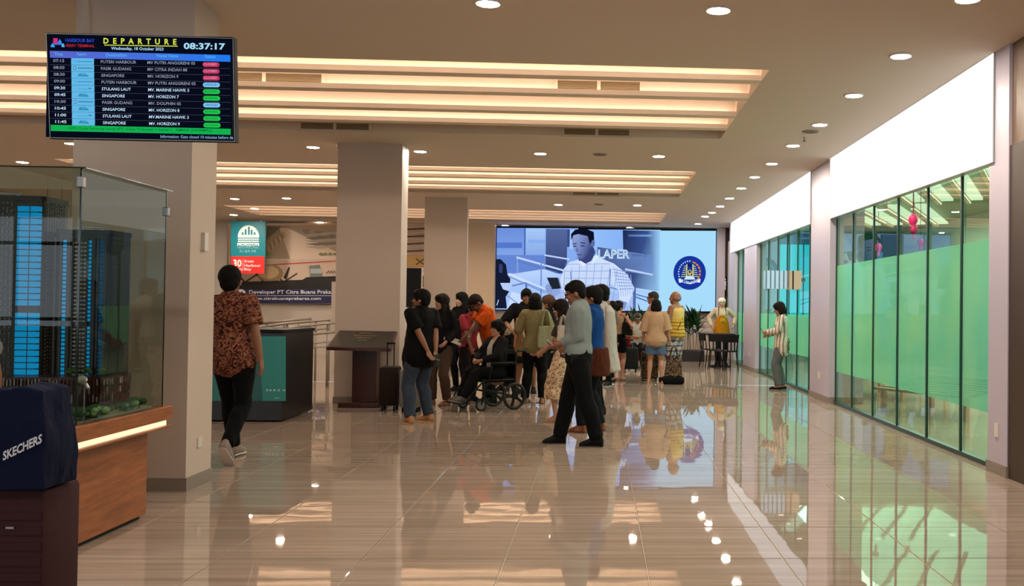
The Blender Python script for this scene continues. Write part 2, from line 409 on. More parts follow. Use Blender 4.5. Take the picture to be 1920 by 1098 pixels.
# glazed bays
FILM = thin_glass('frosted_green_film', '#a8dccc', .12, .55, '#66a896', '#7cb088')
GLASS = thin_glass('clear_green_glass', '#bfe8cf', .22)
GCYAN = thin_glass('blue_green_glass', '#a6e6da', .22)
bays = [([8.73, 9.64, 10.66, 11.74, 12.8, 13.87, 14.84], .5, 2.13, 'window_1', GLASS), ([16.27, 16.75, 17.8, 18.8, 19.8, 20.9, 21.93], .62, 1.36, 'window_2', GCYAN), ([23.82, 24.7, 25.53], .62, 1.36, 'window_3', GCYAN)]
for ys, z0, z1, nm, gm in bays:
    r = root(nm, (XW, ys[0], 0), None, None, kind='structure'); zt = 3.0
    for y in ys: obj('mullion', boxb(-.006, .02, y - ys[0] - .014, y - ys[0] + .014, 0, zt), DKGREEN, r)
    obj('bottom_rail', boxb(-.02, .05, 0, ys[-1] - ys[0], 0, .045), DKGREEN, r)
    for a, b in zip(ys, ys[1:]):
        a -= ys[0]; b -= ys[0]
        bm = nb(); q4(bm, [(0.02, a + .02, .045), (0.02, b - .02, .045), (0.02, b - .02, zt), (0.02, a + .02, zt)])
        g = obj('glass_pane', bm, gm, r, keepn=True)
        bm = nb(); q4(bm, [(0.012, a + .02, z0), (0.012, b - .02, z0), (0.012, b - .02, z1), (0.012, a + .02, z1)])
        obj('frosted_film', bm, FILM, g, keepn=True)
# blanked-out signage above the glazing; its white glow is added, not backlighting
PW = emis('blank_sign_glow', '#ffffff', 1.0); ALU = mat('aluminium_case', '#c9c6c2', .35, metal=.6)
for i, (y0, y1, za, zb, lab) in enumerate([(8.6, 14.85, 2.80, 2.86, 'large blanked-out white sign area with added glow above the nearest glazed bay'), (16.25, 26.25, 2.90, 2.97, 'long blanked-out white sign area with added glow above the farther glazed bays')]):
    r = root('blanked_sign', (3.6, y0, za), lab, 'sign')
    bm = nb(); q4(bm, [(-.06, 0, 0), (-.06, y1 - y0, zb - za), (-.06, y1 - y0, H - za - .005), (-.06, 0, H - za - .005)]); obj('glowing_blank_face', bm, PW, r, keepn=True)
    bm = nb(); box(bm, -.055, .04, 0, y1 - y0, 0, H - za - .004)
    for v in bm.verts:
        if v.co.z < .1 and v.co.y > 1: v.co.z = zb - za
    obj('case', bm, ALU, r)
# ------------------------------------------------------------------ behind the glass: shop
SHOPW = mat('shop_wall_paint', '#b9c4b4', .8, var=.05)
wallbox('wall_shop', 10.0, 10.2, 8.3, 32, 0, 4.2, m=SHOPW)
wallbox('floor_shop', XW, 10.2, 8.3, 32, -.1, -.004, m=mat('shop_floor_stone', '#b49c80', .15, var=.2, scale=2))
wallbox('ceiling_shop', 4.1, 10.2, 8.3, 32, 4.05, 4.15, m=mat('shop_ceiling_paint', '#8fa08c', .9, var=.05))
wallbox('wall_shop_end', 3.8, 10.2, 32, 32.2, 0, 4.2, m=mat('teal_wall_paint', '#4f8f80', .8, var=.08))
CY_ = emis('teal_daylight_glow', '#2fe4ea', 1.15)
cyw = emis('pale_teal_reflection_glow', '#8ff0ee', 1.0)
r = root('cyan_glow_panes', (0, 0, 0), None, None, kind='structure')  # added glowing panes imitate the cyan daylight showing in the shop glazing
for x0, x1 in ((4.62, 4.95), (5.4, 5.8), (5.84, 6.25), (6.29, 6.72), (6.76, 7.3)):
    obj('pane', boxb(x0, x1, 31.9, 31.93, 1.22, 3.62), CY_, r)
    obj('glow_pane_frame', boxb(x1, x1 + .04, 31.85, 31.95, 1.2, 3.64), DKGREEN, r)
r = root('window_reflection_panes', (0, 0, 0), None, None, kind='structure')  # glowing panes added in place of window reflections in the glass
for i in range(7):
    y = 12.9 + i * .55
    obj('pane', boxb(9.9, 9.95, y, y + (.42 if i % 3 else .2), 1.5, 2.0), cyw, r)
CL = emis('shop_light_strip', '#f3f2d8', 1.7)
sh = root('ceiling_light_coffer', (0, 0, 0), None, None, kind='structure')
def strips(cx, cy, n, ln, sp):
    d = Vector((math.sin(.45), math.cos(.45), 0)); u = Vector((d.y, -d.x, 0))
    for i in range(n):
        bm = nb(); m = Matrix.Translation(Vector((cx, cy, 3.9)) + u * sp * i) @ Matrix.Rotation(-.45, 4, 'Z')
        box(bm, -.11, .14, 0, ln, 0, .05, mtx=m); obj('light_strip', bm, CL, sh)
        bm = nb(); box(bm, -.2, -.11, 0, ln, -.08, .15, mtx=m); obj('coffer_rib', bm, COVE, sh)
strips(4.6, 9.2, 7, 6.0, .62); strips(4.5, 16.0, 7, 6.0, .62); strips(4.6, 23.5, 6, 5, .62)
# shop columns, shelf slats and hanging pink lanterns
for x, y in ((5.9, 13.6), (8.6, 15.0)): wallbox('column', x, x + .5, y, y + .5, 0, 4.05, m=SHOPW)
wallbox('trim_2', 9.0, 10.0, 16, 22, 2.9, 4.05, m=mat('black_bulkhead', '#0c1c14', .7))
PINK = mat('pink_lantern_paper', '#e0286a', .5, emit='#e0286a', estr=.25)
LAN = [(1712, 400, 430, 11.2), (1713, 418, 446, 11.6), (1726, 446, 468, 12.6), (1647, 455, 478, 15.5), (1600, 470, 490, 17.0)]
_lw = ['highest', 'second highest', 'third', 'fourth', 'lowest and farthest']
for i, (px, y0, y1, d) in enumerate(LAN):
    a = at(px, y0, d); b = at(px, y1, d); hh = a.z - b.z
    r = root('paper_lantern', (a.x, d, b.z), 'small pink hanging lantern behind the shop glass, the %s of five' % _lw[i], 'lantern', 'pink lanterns in the shop')
    bm = nb(); ell(bm, (0, 0, hh * .62), (hh * .3, hh * .3, hh * .36), n=12); obj('lantern_body', bm, PINK, r, smooth=True)
    obj('tassel', tube(nb(), [(0, 0, hh * .3), (0, 0, 0)], [.012, .022]), PINK, r)
    obj('cord', tube(nb(), [(0, 0, hh * .95), (0, 0, 4.03 - b.z)], .004, n=5), mat('red_cord', '#8c1030'), r)
sl = mat('pinkish_shelf_wood', '#c9a08a', .5, var=.2)
for i, (y, lab) in enumerate(((12.5, 'slatted pale pink display bench low behind the frosted glass'), (15.2, 'second slatted display bench farther back in the shop'))):
    r = root('display_bench', (4.9, y, 0), lab, 'bench', rz=.5)
    for k in range(9): obj('slat', boxb(-.1 + k * .13, -.02 + k * .13, 0, 1.7, .3 + .02 * k, .34 + .02 * k, bev=.006), sl, r)
    for u, v in ((0, .1), (1, .1), (0, 1.6), (1, 1.6)): obj('leg', boxb(u - .03, u + .03, v - .03, v + .03, 0, .32), sl, r)
al = bpy.data.lights.new('shop_fill_light', 'AREA'); al.energy = 1300; al.size = 4; al.size_y = 16; al.shape = 'RECTANGLE'; al.color = (.95, 1, .92)  # added area fill that brightens the shop and lights the film from behind
ao = bpy.data.objects.new('shop_fill_light', al); C.objects.link(ao); ao.location = (7.2, 18, 3.85)
# daylight windows behind the camera (seen only in reflections)
r = root('window_6', (0, YB, 0), None, None, kind='structure')
for k in range(18): obj('mullion', boxb(XL + k * .98, XL + .05 + k * .98, 0, .08, 0, H), METAL, r)
for z in (0, 1.1, 2.4, 3.7): obj('transom', boxb(XL, 3.8, 0, .08, z, z + .06), METAL, r)
wallbox('wall_front', XL, 3.8, YB - .3, YB - .05, 0, 1.0)
wallbox('wall_front_header', XL, 3.8, YB - .3, YB - .05, 2.9, H)
# ------------------------------------------------------------------ downlights
LAMPM = emis('downlight_glow', '#fff1de', LAMP)
RIM = mat('white_lamp_rim', '#e6ddd0', .5)
dl = []
ordw = ['first', 'second', 'third', 'fourth', 'fifth', 'sixth', 'seventh', 'eighth', 'ninth', 'tenth', 'eleventh', 'twelfth', 'thirteenth', 'fourteenth']
row = [(1689, 104), (1601, 178), (1537, 233), (1487, 272), (1447, 306), (1415, 331), (1390, 352), (1368, 371), (1350, 386), (1335, 398), (1322, 405), (1309, 419)]
for i, p in enumerate(row): dl.append((p, 'round recessed downlight beside the shopfront, %s of the receding row of twelve' % ordw[i], 'downlights along the shopfront'))
for p, l in (((1815, -3), 'round downlight cut off by the top right picture edge'), ((1347, 18), 'bright round downlight near the top, right of the middle'), ((915, 5), 'round downlight at the top edge above the screen hall middle'),
    ((587, 275), 'round downlight left of the middle column top'), ((788, 283), 'bright round downlight just right of the middle column top'), ((1013, 287), 'round downlight between first and second coffers, near the middle'), ((1235, 292), 'round downlight between first and second coffers, at their right end'),
    ((134, 268), 'round downlight just below the departure display'), ((42, 303), 'round downlight above the glass display case at far left'), ((438, 402), 'round downlight beside the teal poster head'), ((477, 390), 'small dim downlight above the teal poster, left'), ((440, 372), 'small downlight next to the near column edge, far ceiling'),
    ((600, 416), 'small downlight above the aerial view poster'), ((1047, 383), 'small downlight between second and third coffers, left one'), ((1195, 384), 'small downlight between second and third coffers, right one'), ((947, 422), 'bright small downlight above the top left corner of the video wall'),
    ((1065, 425), 'small downlight above the man shown on the video wall'), ((1180, 426), 'small downlight above the middle right of the video wall')):
    dl.append((p, l, 'ceiling downlights'))
for (px, py), lab, grp in dl:
    p = onz(px, py, H); rr = .085
    r = root('downlight', (p.x, p.y, H), lab, 'downlight', grp)
    bm = nb(); torus(bm, (0, 0, -.003), rr + .012, .012, 'z', 20, 6); obj('rim', bm, RIM, r, smooth=True)
    bm = nb(); disc(bm, (0, 0, -.010), rr, .006, 20); obj('lamp', bm, LAMPM, r)
_ow = ['front centre', 'front right', 'front left', 'far left', 'beside the left wall', 'above the camera', 'right above the camera', 'behind the camera at left', 'in the left hall', 'before the poster', 'before the poster, right']
for _i, (x, y) in enumerate([(-1.5, 4.5), (1, 4.5), (-4.5, 5), (-6.5, 8), (-9, 8), (-2, 1), (1, 1), (-6, 2), (-9.5, 14.5), (-7, 22), (-4.5, 22)]):
    r = root('downlight', (x, y, H), 'round recessed downlight outside the picture, %s' % _ow[_i], 'downlight', 'downlights out of view')
    bm = nb(); torus(bm, (0, 0, -.003), .097, .012, 'z', 16, 6); obj('rim', bm, RIM, r, smooth=True)
    bm = nb(); disc(bm, (0, 0, -.01), .085, .006, 16); obj('lamp', bm, LAMPM, r)
for px, py, lab in ((1125, 289, 'unlit round ceiling speaker between the two middle downlights'), (1520, 246, 'unlit round ceiling speaker beside the shopfront downlight row'), (1123, 383, 'tiny unlit ceiling speaker before the third coffer')):
    p = onz(px, py, H); r = root('ceiling_speaker', (p.x, p.y, H), lab, 'speaker')
    obj('rim', torus(nb(), (0, 0, -.003), .1, .012, 'z', 20, 6), mat('beige_plastic', '#9a8874', .6), r, smooth=True); obj('speaker_grille', disc(nb(), (0, 0, -.008), .095, .006), mat('beige_mesh', '#7c6c5a', .8), r)
for px, py, lab in ((757, 284, 'small dome camera at the right top corner of the middle column'), (638, 277, 'small dome camera at the left top corner of the middle column')):
    p = onz(px, py - 8, H); r = root('security_camera', (p.x, p.y, H), lab, 'camera')
    obj('camera_base', disc(nb(), (0, 0, -.02), .055, .04), RIM, r); bm = nb(); ell(bm, (0, 0, -.05), .045); obj('dome', bm, BLACK, r, smooth=True)
for px, py, lab in ((1508, 257, 'tiny red sprinkler head hanging beside the shopfront lights'),):
    p = onz(px, py, H); zt_ = TOPZ if p.y < 12 else H; r = root('sprinkler', (p.x, p.y, zt_), lab, 'sprinkler')
    obj('pipe', tube(nb(), [(0, 0, 0), (0, 0, -.05 - (zt_ - H))], .01), METAL, r); obj('deflector', disc(nb(), (0, 0, -.055 - (zt_ - H)), .025, .006), mat('red_bulb', '#8c2a20'), r)
# ------------------------------------------------------------------ departure display
TVM = picture_mat('display_pixels', 1.0)
tvc = at(262, 165, 6.2); tilt = math.radians(6)
tv = root('departure_display', tvc, 'large black flat departure display with colourful timetable hung before the nearest column', 'screen'); tv.rotation_euler = (tilt, 0, 0)
tvm = Matrix.Translation(tvc) @ Matrix.Rotation(tilt, 4, 'X'); tvi = tvm.inverted()
def tvp(px, py):
    a = tvi @ EYE; b = tvi @ (EYE + ray(px, py)); d = b - a; t = (-.03 - a.y) / d.y; p = a + d * t; return (p.x, p.z)
cs = [tvp(83.6, 63.4), tvp(437.5, 67.3), tvp(443, 264.7), tvp(93.9, 263)]
hw = (cs[1][0] - cs[0][0] + cs[2][0] - cs[3][0]) / 4; hh = (cs[0][1] + cs[1][1] - cs[2][1] - cs[3][1]) / 4
mx_ = sum(c[0] for c in cs) / 4; mz_ = sum(c[1] for c in cs) / 4
obj('housing', boxb(mx_ - hw, mx_ + hw, -.028, .03, mz_ - hh, mz_ + hh, bev=.004), BLACK, tv)
bm = nb()
for a in ((mx_ - hw + .004, mx_ + hw - .004, mz_ + hh - .008, mz_ + hh - .005), (mx_ - hw + .004, mx_ + hw - .004, mz_ - hh + .006, mz_ - hh + .009), (mx_ - hw + .004, mx_ - hw + .007, mz_ - hh + .006, mz_ + hh - .005), (mx_ + hw - .007, mx_ + hw - .004, mz_ - hh + .006, mz_ + hh - .005)):
    box(bm, a[0], a[1], -.031, -.027, a[2], a[3])
obj('bezel_trim', bm, METAL, tv)
def tvc_(u, v):   # u,v measured on the board itself: 0..1619 across, 0..905 down
    s = (u - 108) / 1619; 
    for _ in range(3):
        t = (v - 107 - (18 - 10 * max(0, min(1, (v - 107) / 908))) * s) / 913; s = (u - 108 - 47 * t) / (1619 - 22 * t)
    return (mx_ - hw + 2 * hw * s, mz_ + hh - 2 * hh * t)
P = Panel(TVM, .0003, tvc_)
P.rect(125, 122, 1716, 1005, '#070b1a')
def sk(t, u): return u + 45 * t   # follow the board's skew
BL = '#2f6fe8'
P.poly([(147, 263), (1697, 275), (1699, 333), (150, 321)], ['#5a63c8', '#1d7bf0', '#1d7bf0', '#5a63c8'])
for i in range(3): pass
P.poly([(153, 225), (170, 195), (190, 225), (190, 232), (160, 232)], '#35a8e8'); P.rect(176, 155, 214, 200, '#c8327a'); P.poly([(214, 200), (230, 160), (250, 190), (250, 200)], '#3c8cf0')
P.poly([(245, 200), (268, 200), (275, 230), (250, 230)], '#45b8f0'); P.poly([(165, 200), (255, 200), (250, 212), (175, 212)], '#4a68d8')
P.text('HARBOUR BAY', 295, 160, 541, 190, '#2c4fd8', .01); P.text('FERRY TERMINAL', 299, 208, 543, 232, '#c0283a', .01)
P.text('D  E  P  A  R  T  U  R  E', 618, 150, 1243, 200, '#d9e04a', .03); P.rect(613, 204, 1243, 211, '#d9e04a')
P.text('Wednesday, 18 October 2023', 684, 224, 1133, 258, '#a9d4f5', .02); P.text('08:37:17', 1305, 180, 1663, 236, '#a6dcf8', .03)
for t, u0, u1 in (('Time', 203, 275), ('Agent', 390, 474), ('Destination', 641, 818), ('Vessel Name', 1072, 1260), ('Status', 1488, 1580)): P.text(t, u0, 279, u1, 308, '#4fb6ef', .01)
R_ = [('07:15', 'PUTERI HARBOUR', 'MV PUTRI ANGGRENI 05', 0, 900, 1405, 0), ('08:00', 'PASIR GUDANG', 'MV CITRA INDAH 88', 0, 857, 1337, 1), ('08:30', 'SINGAPORE', 'MV. HORIZON 9', 0, 799, 1262, 2), ('09:00', 'PUTERI HARBOUR', 'MV PUTRI ANGGRENI 05', 1, 905, 1411, 0),
      ('09:30', 'STULANG LAUT', 'MV. MARINE HAWK 5', 2, 857, 1357, 3), ('09:45', 'SINGAPORE', 'MV. HORIZON 7', 2, 806, 1268, 2), ('10:30', 'PASIR GUDANG', 'MV. DOLPHIN 05', 1, 870, 1286, 1), ('10:45', 'SINGAPORE', 'MV. HORIZON 8', 2, 811, 1274, 2),
      ('11:00', 'STULANG LAUT', 'MV.MARINE HAWK 3', 2, 866, 1355, 3), ('11:45', 'SINGAPORE', 'MV. HORIZON 9', 2, 817, 1279, 2)]
for i, (tm, ds, vn, st, ud, uv, lg) in enumerate(R_):
    v = 350 + i * 58; o = i * 2.9; col = '#8d93a6' if st < 2 else '#c3ddf4'
    P.poly([(150 + o, v + 29), (1700 + o * .7, v + 40), (1700 + o * .7, v + 42.5), (150 + o, v + 31.5)], '#4a4c66')
    P.rect(333 + o, v - 27, 527 + o, v + 29, '#63b8e6')
    P.text(tm, 193 + o, v - 13, 287 + o, v + 13, col, .012); P.text(ds, 597 + o, v - 10, ud, v + 16, col, .012); P.text(vn, 995 + o * .85, v - 9, uv, v + 17, col, .012)
    if lg == 2: P.poly([(385 + o, v + 12), (400 + o, v - 12), (440 + o, v - 15), (470 + o, v), (480 + o, v + 14)], '#2f8fb8'); P.poly([(408 + o, v - 6), (438 + o, v - 9), (458 + o, v)], '#63b8e6')
    elif lg == 3: P.line([(385 + o, v + 6), (470 + o, v + 6), (480 + o, v - 10)], 3, '#2c86b4'); P.oval(490 + o, v, 10, 7, '#2c86b4')
    elif lg == 0: P.rect(385 + o, v - 3, 512 + o, v + 3, '#2a84b2'); P.line([(352 + o, v - 6), (380 + o, v)], 4, '#2f9bd0')
    else: P.oval(362 + o, v, 13, 15, '#26508c'); P.oval(362 + o, v, 8, 9, '#9bd8f4'); P.rect(390 + o, v - 5, 515 + o, v + 3, '#3579a4')
    c2, tx, tc = [('#c0345f', 'CLOSED', '#e09ab4'), ('#7fc4f2', 'CANCELLED', '#1b4f86'), ('#1fc84e', 'BOOKING', '#0d7a30')][st]
    P.pill(1460 + o * .8, v - 10, 1607 + o * .8, v + 30, c2); P.text(tx, 1478 + o * .8, v, 1590 + o * .8, v + 19, tc, .01)
P.poly([(180, 900), (1716, 910), (1716, 962), (180, 953)], '#12b050'); P.text('ISPS Code Security Level (PT. Citra Tritunas) = Level 1 : AMAN (NORMAL)', 335, 915, 1557, 945, '#0a6a34', .008)
P.text('Information: Gate closed 10 minutes before de', 1115, 972, 1738, 998, '#8fb0d8', .006)
P.build(tv, lambda x, z, k: Vector((x, -.029 - k, z)))
bm = nb(); box(bm, -.38, -.31, .1, .17, 0, 1.0)
pt = tvc.z; pole = nb(); px_ = at(176, 30, 6.3).x - tvc.x
box(pole, px_ - .02, px_ + .02, .05, .09, -.1, H - tvc.z); bm.free(); obj('ceiling_pole', pole, mat('gray_tube', '#7d7064', .5), tv)
pole2 = nb(); box(pole2, -px_ - .02 + .06, -px_ + .02 + .06, .09, .13, -.1, .12)
obj('mount_bracket', box(pole2, px_ - .1, -px_ + .1, .03, .09, -.12, -.04), BLACK, tv)
# ------------------------------------------------------------------ video wall
LEDM = picture_mat('video_wall_pixels', 1.0)
YW = 28.14
vw = root('video_wall', (at(1136, 505, YW).x, YW, 0), 'huge blue lit video wall showing a man in a plaid shirt', 'screen')
a = at(931, 428, YW); b = at(1342, 433, YW); c_ = at(1341, 583.5, YW); d_ = at(930.5, 578, YW); ox = vw.location.x
x0, x1 = (a.x + d_.x) / 2 - ox, (b.x + c_.x) / 2 - ox; z0, z1 = (c_.z + d_.z) / 2, (a.z + b.z) / 2
obj('housing', boxb(x0 - .06, x1 + .06, .0, .16, z0 - .06, z1 + .06), BLACK, vw)
def lc(u, v):
    s = (u - 120) / 1575; t = (v - 106 - 20 * s) / 577; return (x0 + (x1 - x0) * s, z1 - (z1 - z0) * t)
V = Panel(LEDM, .0012, lc)
V.grad(120, 106, 700, 690, '#7fa4ea', '#86aef0'); V.grad(700, 115, 1295, 700, '#86aef0', '#9fd0fa'); V.rect(1290, 121, 1695, 703, '#a8dcfb')
V.grad(120, 106, 320, 440, '#6a8edc', '#8fb0f0', 'v'); V.rect(120, 210, 300, 250, '#5378cc'); V.grad(325, 108, 465, 420, '#a6c8fa', '#6f92dc', 'v'); V.rect(314, 108, 325, 440, '#4a68b8')
V.rect(345, 190, 465, 212, '#88aef2'); V.grad(470, 112, 622, 430, '#56699e', '#2e3c70', 'v'); V.rect(120, 300, 470, 430, '#6486d4')
V.rect(622, 114, 640, 240, '#3a4a88'); V.grad(640, 116, 1040, 255, '#9cc6fc', '#86b2f6')
V.poly([(1020, 118), (1200, 122), (1290, 122), (1290, 700), (1040, 700)], ['#1e2850', '#36508e', '#9ccdf8', '#9ccdf8', '#3a4a80'])
V.poly([(840, 240), (1240, 300), (1240, 440), (1040, 420), (840, 330)], ['#4a5a92', '#6a8cc8', '#6f94d0', '#56689e', '#4a5c98'])
V.grad(1060, 150, 1230, 165, '#4c62a0', '#7ea6dc')
V.poly([(200, 440), (460, 400), (640, 460), (1290, 560), (1290, 701), (120, 686), (120, 560)], ['#b6d0fb', '#bcd6fd', '#aac8fa', '#a9d6fb', '#a9d6fb', '#9fbdf6', '#a6c4f8'])
V.poly([(230, 560), (480, 640), (480, 690), (200, 690)], '#c6dcfd'); V.poly([(930, 560), (1110, 600), (1100, 698), (900, 696)], '#a6c0f2')
for pts, wd, col in (([(270, 318), (270, 430)], 12, '#7d9ede'), ([(262, 316), (600, 410)], 13, '#c4d8fb'), ([(440, 360), (440, 520)], 10, '#7592d6'), ([(460, 300), (640, 330)], 11, '#bed3fa'), ([(465, 305), (465, 370)], 10, '#6f8cd0'), ([(270, 345), (560, 425)], 6, '#5a78c0'),
                    ([(210, 435), (500, 560)], 16, '#cfe0fd'), ([(215, 455), (470, 570)], 6, '#5f7fc6'), ([(235, 520), (335, 498)], 12, '#6f8acb'), ([(335, 500), (335, 690)], 14, '#5470b8'), ([(335, 500), (480, 560)], 10, '#8aa6e6'), ([(440, 540), (440, 690)], 10, '#6a88cc'),
                    ([(200, 590), (280, 650)], 6, '#6a86cc'), ([(1040, 400), (1240, 440)], 14, '#b6cdf6'), ([(900, 500), (1240, 580)], 16, '#b2c8f4'), ([(930, 530), (1230, 610)], 8, '#5a70ac'), ([(1110, 520), (1110, 700)], 20, '#5468a6'), ([(1120, 600), (1230, 640)], 10, '#5f7ab8')): V.line(pts, wd, col)
V.poly([(120, 330), (150, 330), (190, 370), (200, 440), (222, 470), (215, 560), (190, 600), (200, 682), (120, 682)], '#141a30'); V.poly([(150, 500), (222, 500), (216, 560), (170, 545)], '#b9cdf6'); V.poly([(140, 360), (165, 370), (165, 430), (140, 425)], '#34406e')
V.line([(140, 620), (128, 660)], 6, '#b9cdf6')
# shirt
V.poly([(720, 330), (640, 350), (600, 400), (580, 470), (560, 520), (600, 600), (660, 640), (700, 692), (910, 695), (940, 500), (1000, 560), (1000, 640), (1060, 660), (1110, 540), (1060, 440), (960, 360), (860, 320), (840, 300)], '#cfe0fc')
V.poly([(470, 520), (480, 580), (520, 600), (590, 620), (600, 560), (560, 520)], '#a3b9ea'); V.poly([(1000, 620), (1060, 640), (1040, 690), (1000, 690)], '#7f93c8')
for k in range(29): V.line([(606 + k * 13.5, 356 + abs(k - 14) * 3.2), (600 + k * 12.3, 690)], 5 if k % 4 == 0 else 1.6, '#8ca6e0' if k % 4 == 0 else '#adc3ef')
for k in range(26): V.line([(612 - k, 366 + k * 12.5), (932, 362 + k * 13)], 5 if k % 4 == 0 else 1.6, '#8ca6e0' if k % 4 == 0 else '#adc3ef')
for k in range(7): V.line([(950 + k * 8, 400 + k * 24), (1050 + k * 9, 420 + k * 20)], 5, '#7c98d8'); V.line([(960 + k * 20, 385 + k * 9), (1000 + k * 16, 600 - k * 3)], 4, '#9db4e8')
V.line([(935, 400), (925, 640)], 7, '#5a74b8'); V.line([(650, 420), (668, 620)], 6, '#6a84c8')
# neck, head
V.poly([(700, 300), (710, 345), (760, 362), (800, 340), (826, 280), (800, 220), (720, 260)], '#38447a')
V.poly([(656, 180), (662, 240), (690, 290), (705, 325), (735, 332), (770, 300), (800, 240), (806, 180), (760, 140), (690, 145)], ['#8093cc', '#8496ce', '#7a8cc4', '#6073ae', '#4c5c96', '#3c4a80', '#3f4e84', '#4a5a92', '#8496cc', '#8fa2d8'])
V.oval(806, 215, 15, 30, '#5a6ca6'); V.poly([(652, 195), (650, 150), (680, 118), (760, 114), (812, 135), (816, 190), (800, 196), (790, 225), (778, 200), (770, 165), (700, 150), (668, 160)], '#0d1124')
V.line([(664, 222), (692, 216)], 6, '#121830'); V.line([(718, 212), (752, 216)], 6, '#121830'); V.line([(668, 238), (690, 236)], 7, '#1c2544'); V.line([(720, 234), (748, 236)], 7, '#1c2544'); V.poly([(690, 236), (700, 268), (712, 272), (688, 274)], '#5468a6'); V.line([(695, 298), (728, 298)], 6, '#33406c'); V.line([(690, 320), (730, 322)], 4, '#4a5a90')
V.poly([(760, 365), (720, 340), (705, 350), (740, 385)], '#e0ecfe'); V.poly([(800, 345), (835, 290), (845, 320), (800, 372)], '#dce9fe')
# hand and phone
V.poly([(470, 540), (480, 510), (500, 500), (570, 540), (580, 570), (540, 600), (495, 580)], '#8ea6de'); V.poly([(482, 462), (560, 462), (582, 540), (520, 545)], '#20262f'); V.poly([(560, 462), (572, 470), (590, 540), (582, 540)], '#7d93c6')
for k in range(4): V.line([(478, 520 + k * 16), (520, 530 + k * 15)], 3, '#5c72ae')
V.text('LAPER', 846, 262, 1072, 326, '#d6f2fe', .03); V.text('LAPER', 851, 267, 1067, 321, '#6f94d4', -.012); V.text('KEMAS JU', 1088, 294, 1195, 316, '#3a4a80')
# emblem
V.oval(1504, 427, 117, 122, '#17359c', 40)
for k in range(11):
    a = math.radians(150 + k * 12); V.oval(1504 + 80 * math.cos(a), 427 + 85 * math.sin(a) , 5, 5, '#cfe4fb', 8)
for k in range(14):
    a = math.radians(-70 + k * 9); V.oval(1500 + 78 * math.cos(a), 424 + 80 * math.sin(a), 8, 5, '#e0a83a' if k % 2 else '#c8502a', 8)
for k in range(6):
    V.line([(1462 - k * 4, 380 + k * 15), (1482, 376 + k * 15)], 5, '#cdd65a'); V.line([(1524, 376 + k * 15), (1546 + k * 4, 380 + k * 15)], 5, '#cdd65a')
V.line([(1482, 365), (1482, 460)], 6, '#e8e9a0'); V.line([(1526, 365), (1526, 460)], 6, '#e8e9a0')
V.oval(1503, 426, 20, 26, '#0f2347'); V.oval(1503, 424, 15, 20, '#e6c65a'); V.oval(1503, 420, 8, 12, '#1f3f8a'); V.oval(1503, 372, 12, 14, '#0e2148')
V.poly([(1480, 448), (1527, 448), (1545, 475), (1462, 475)], '#cfe6fa')
V.poly([(1422, 470), (1448, 474), (1504, 492), (1558, 474), (1582, 470), (1578, 498), (1560, 496), (1504, 508), (1448, 496), (1428, 498)], '#dceefc'); V.text('IMIGRASI', 1450, 477, 1558, 500, '#1c3f9a', .01)
V.build(vw, lambda x, z, k: Vector((x, -.001 - k, z)))
# ------------------------------------------------------------------ aerial-view poster at the far left
POSM = picture_mat('poster_print', None, .45, 1.55)
YP = 28.22
po = root('wall_poster', (at(530, 500, YP).x, YP, 0), 'wide printed wall poster with aerial industrial view and dark blue web address band', 'poster')
def pc(u, v):
    p = at(400 + u / 2.494, 380 + v / 2.494, YP); return (p.x - po.location.x, p.z)
Q = Panel(POSM, .0012, pc)
Q.rect(70, 95, 1000, 472, '#c4a890')
Q.poly([(240, 105), (590, 105), (590, 260), (240, 262)], '#9c8a74'); Q.poly([(310, 118), (350, 118), (590, 236), (590, 260), (360, 262)], '#cdb8a4'); Q.poly([(240, 108), (320, 112), (240, 180)], '#6f6a58')
for k in range(9): Q.poly([(250 + k * 9, 200 - k * 7), (285 + k * 6, 150 - k * 2), (292 + k * 6, 154), (262 + k * 9, 240 - k * 9)], '#8a7a60' if k % 2 else '#b49c80')
for k in range(7): Q.poly([(385 + k * 30, 122 + k * 4), (425 + k * 30, 120 + k * 4), (432 + k * 30, 138 + k * 5), (400 + k * 30, 142 + k * 5)], '#7d7468' if k % 2 else '#94897c')
for k in range(5): Q.poly([(430, 150 + k * 14), (590, 135 + k * 16), (590, 142 + k * 16), (450 + k * 12, 158 + k * 14)], '#6d665c' if k % 2 else '#a39788')
Q.rect(240, 262, 1000, 275, '#bfae9c'); Q.poly([(240, 272), (590, 262), (1000, 252), (1000, 372), (240, 380)], '#b9a494'); Q.line([(240, 292), (590, 272)], 5, '#a83226')
for k in range(3): Q.line([(85 + k * 90, 300), (150 + k * 90, 372), (215 + k * 90, 330)], 7, '#33261e')
Q.oval(270, 330, 60, 42, '#8d7350'); Q.oval(260, 325, 50, 30, '#b49a78'); Q.poly([(450, 295), (500, 290), (515, 345), (455, 352)], '#6c6f6a'); Q.rect(456, 308, 508, 330, '#96a2a4'); Q.poly([(330, 350), (355, 300), (362, 302), (345, 360)], '#2c241f'); Q.oval(262, 240, 20, 10, '#7a8a50')
for k in range(5): Q.line([(530 + k * 14, 330), (545 + k * 14, 318)], 4, '#4a463a'); Q.oval(505 + k * 22, 240, 9, 6, '#6d7350')
Q.poly([(85, 372), (420, 360), (440, 348), (590, 342), (1000, 342), (1000, 410), (85, 410)], '#171414'); Q.poly([(100, 372), (240, 385), (420, 365), (300, 400), (110, 400)], '#201a18')
Q.rect(100, 404, 1000, 470, '#1a1f44'); Q.oval(133, 426, 24, 22, '#d8d8dc'); Q.poly([(125, 430), (140, 410), (142, 432)], '#1a1f44')
Q.text('Developer PT Citra Buana Prakarsa', 173, 408, 590, 430, '#d9d9de', .012); Q.rect(170, 433, 590, 435, '#c0c0c8'); Q.text('www.citrabuanaprakarsa.com', 173, 440, 508, 458, '#d4d4da', .01)
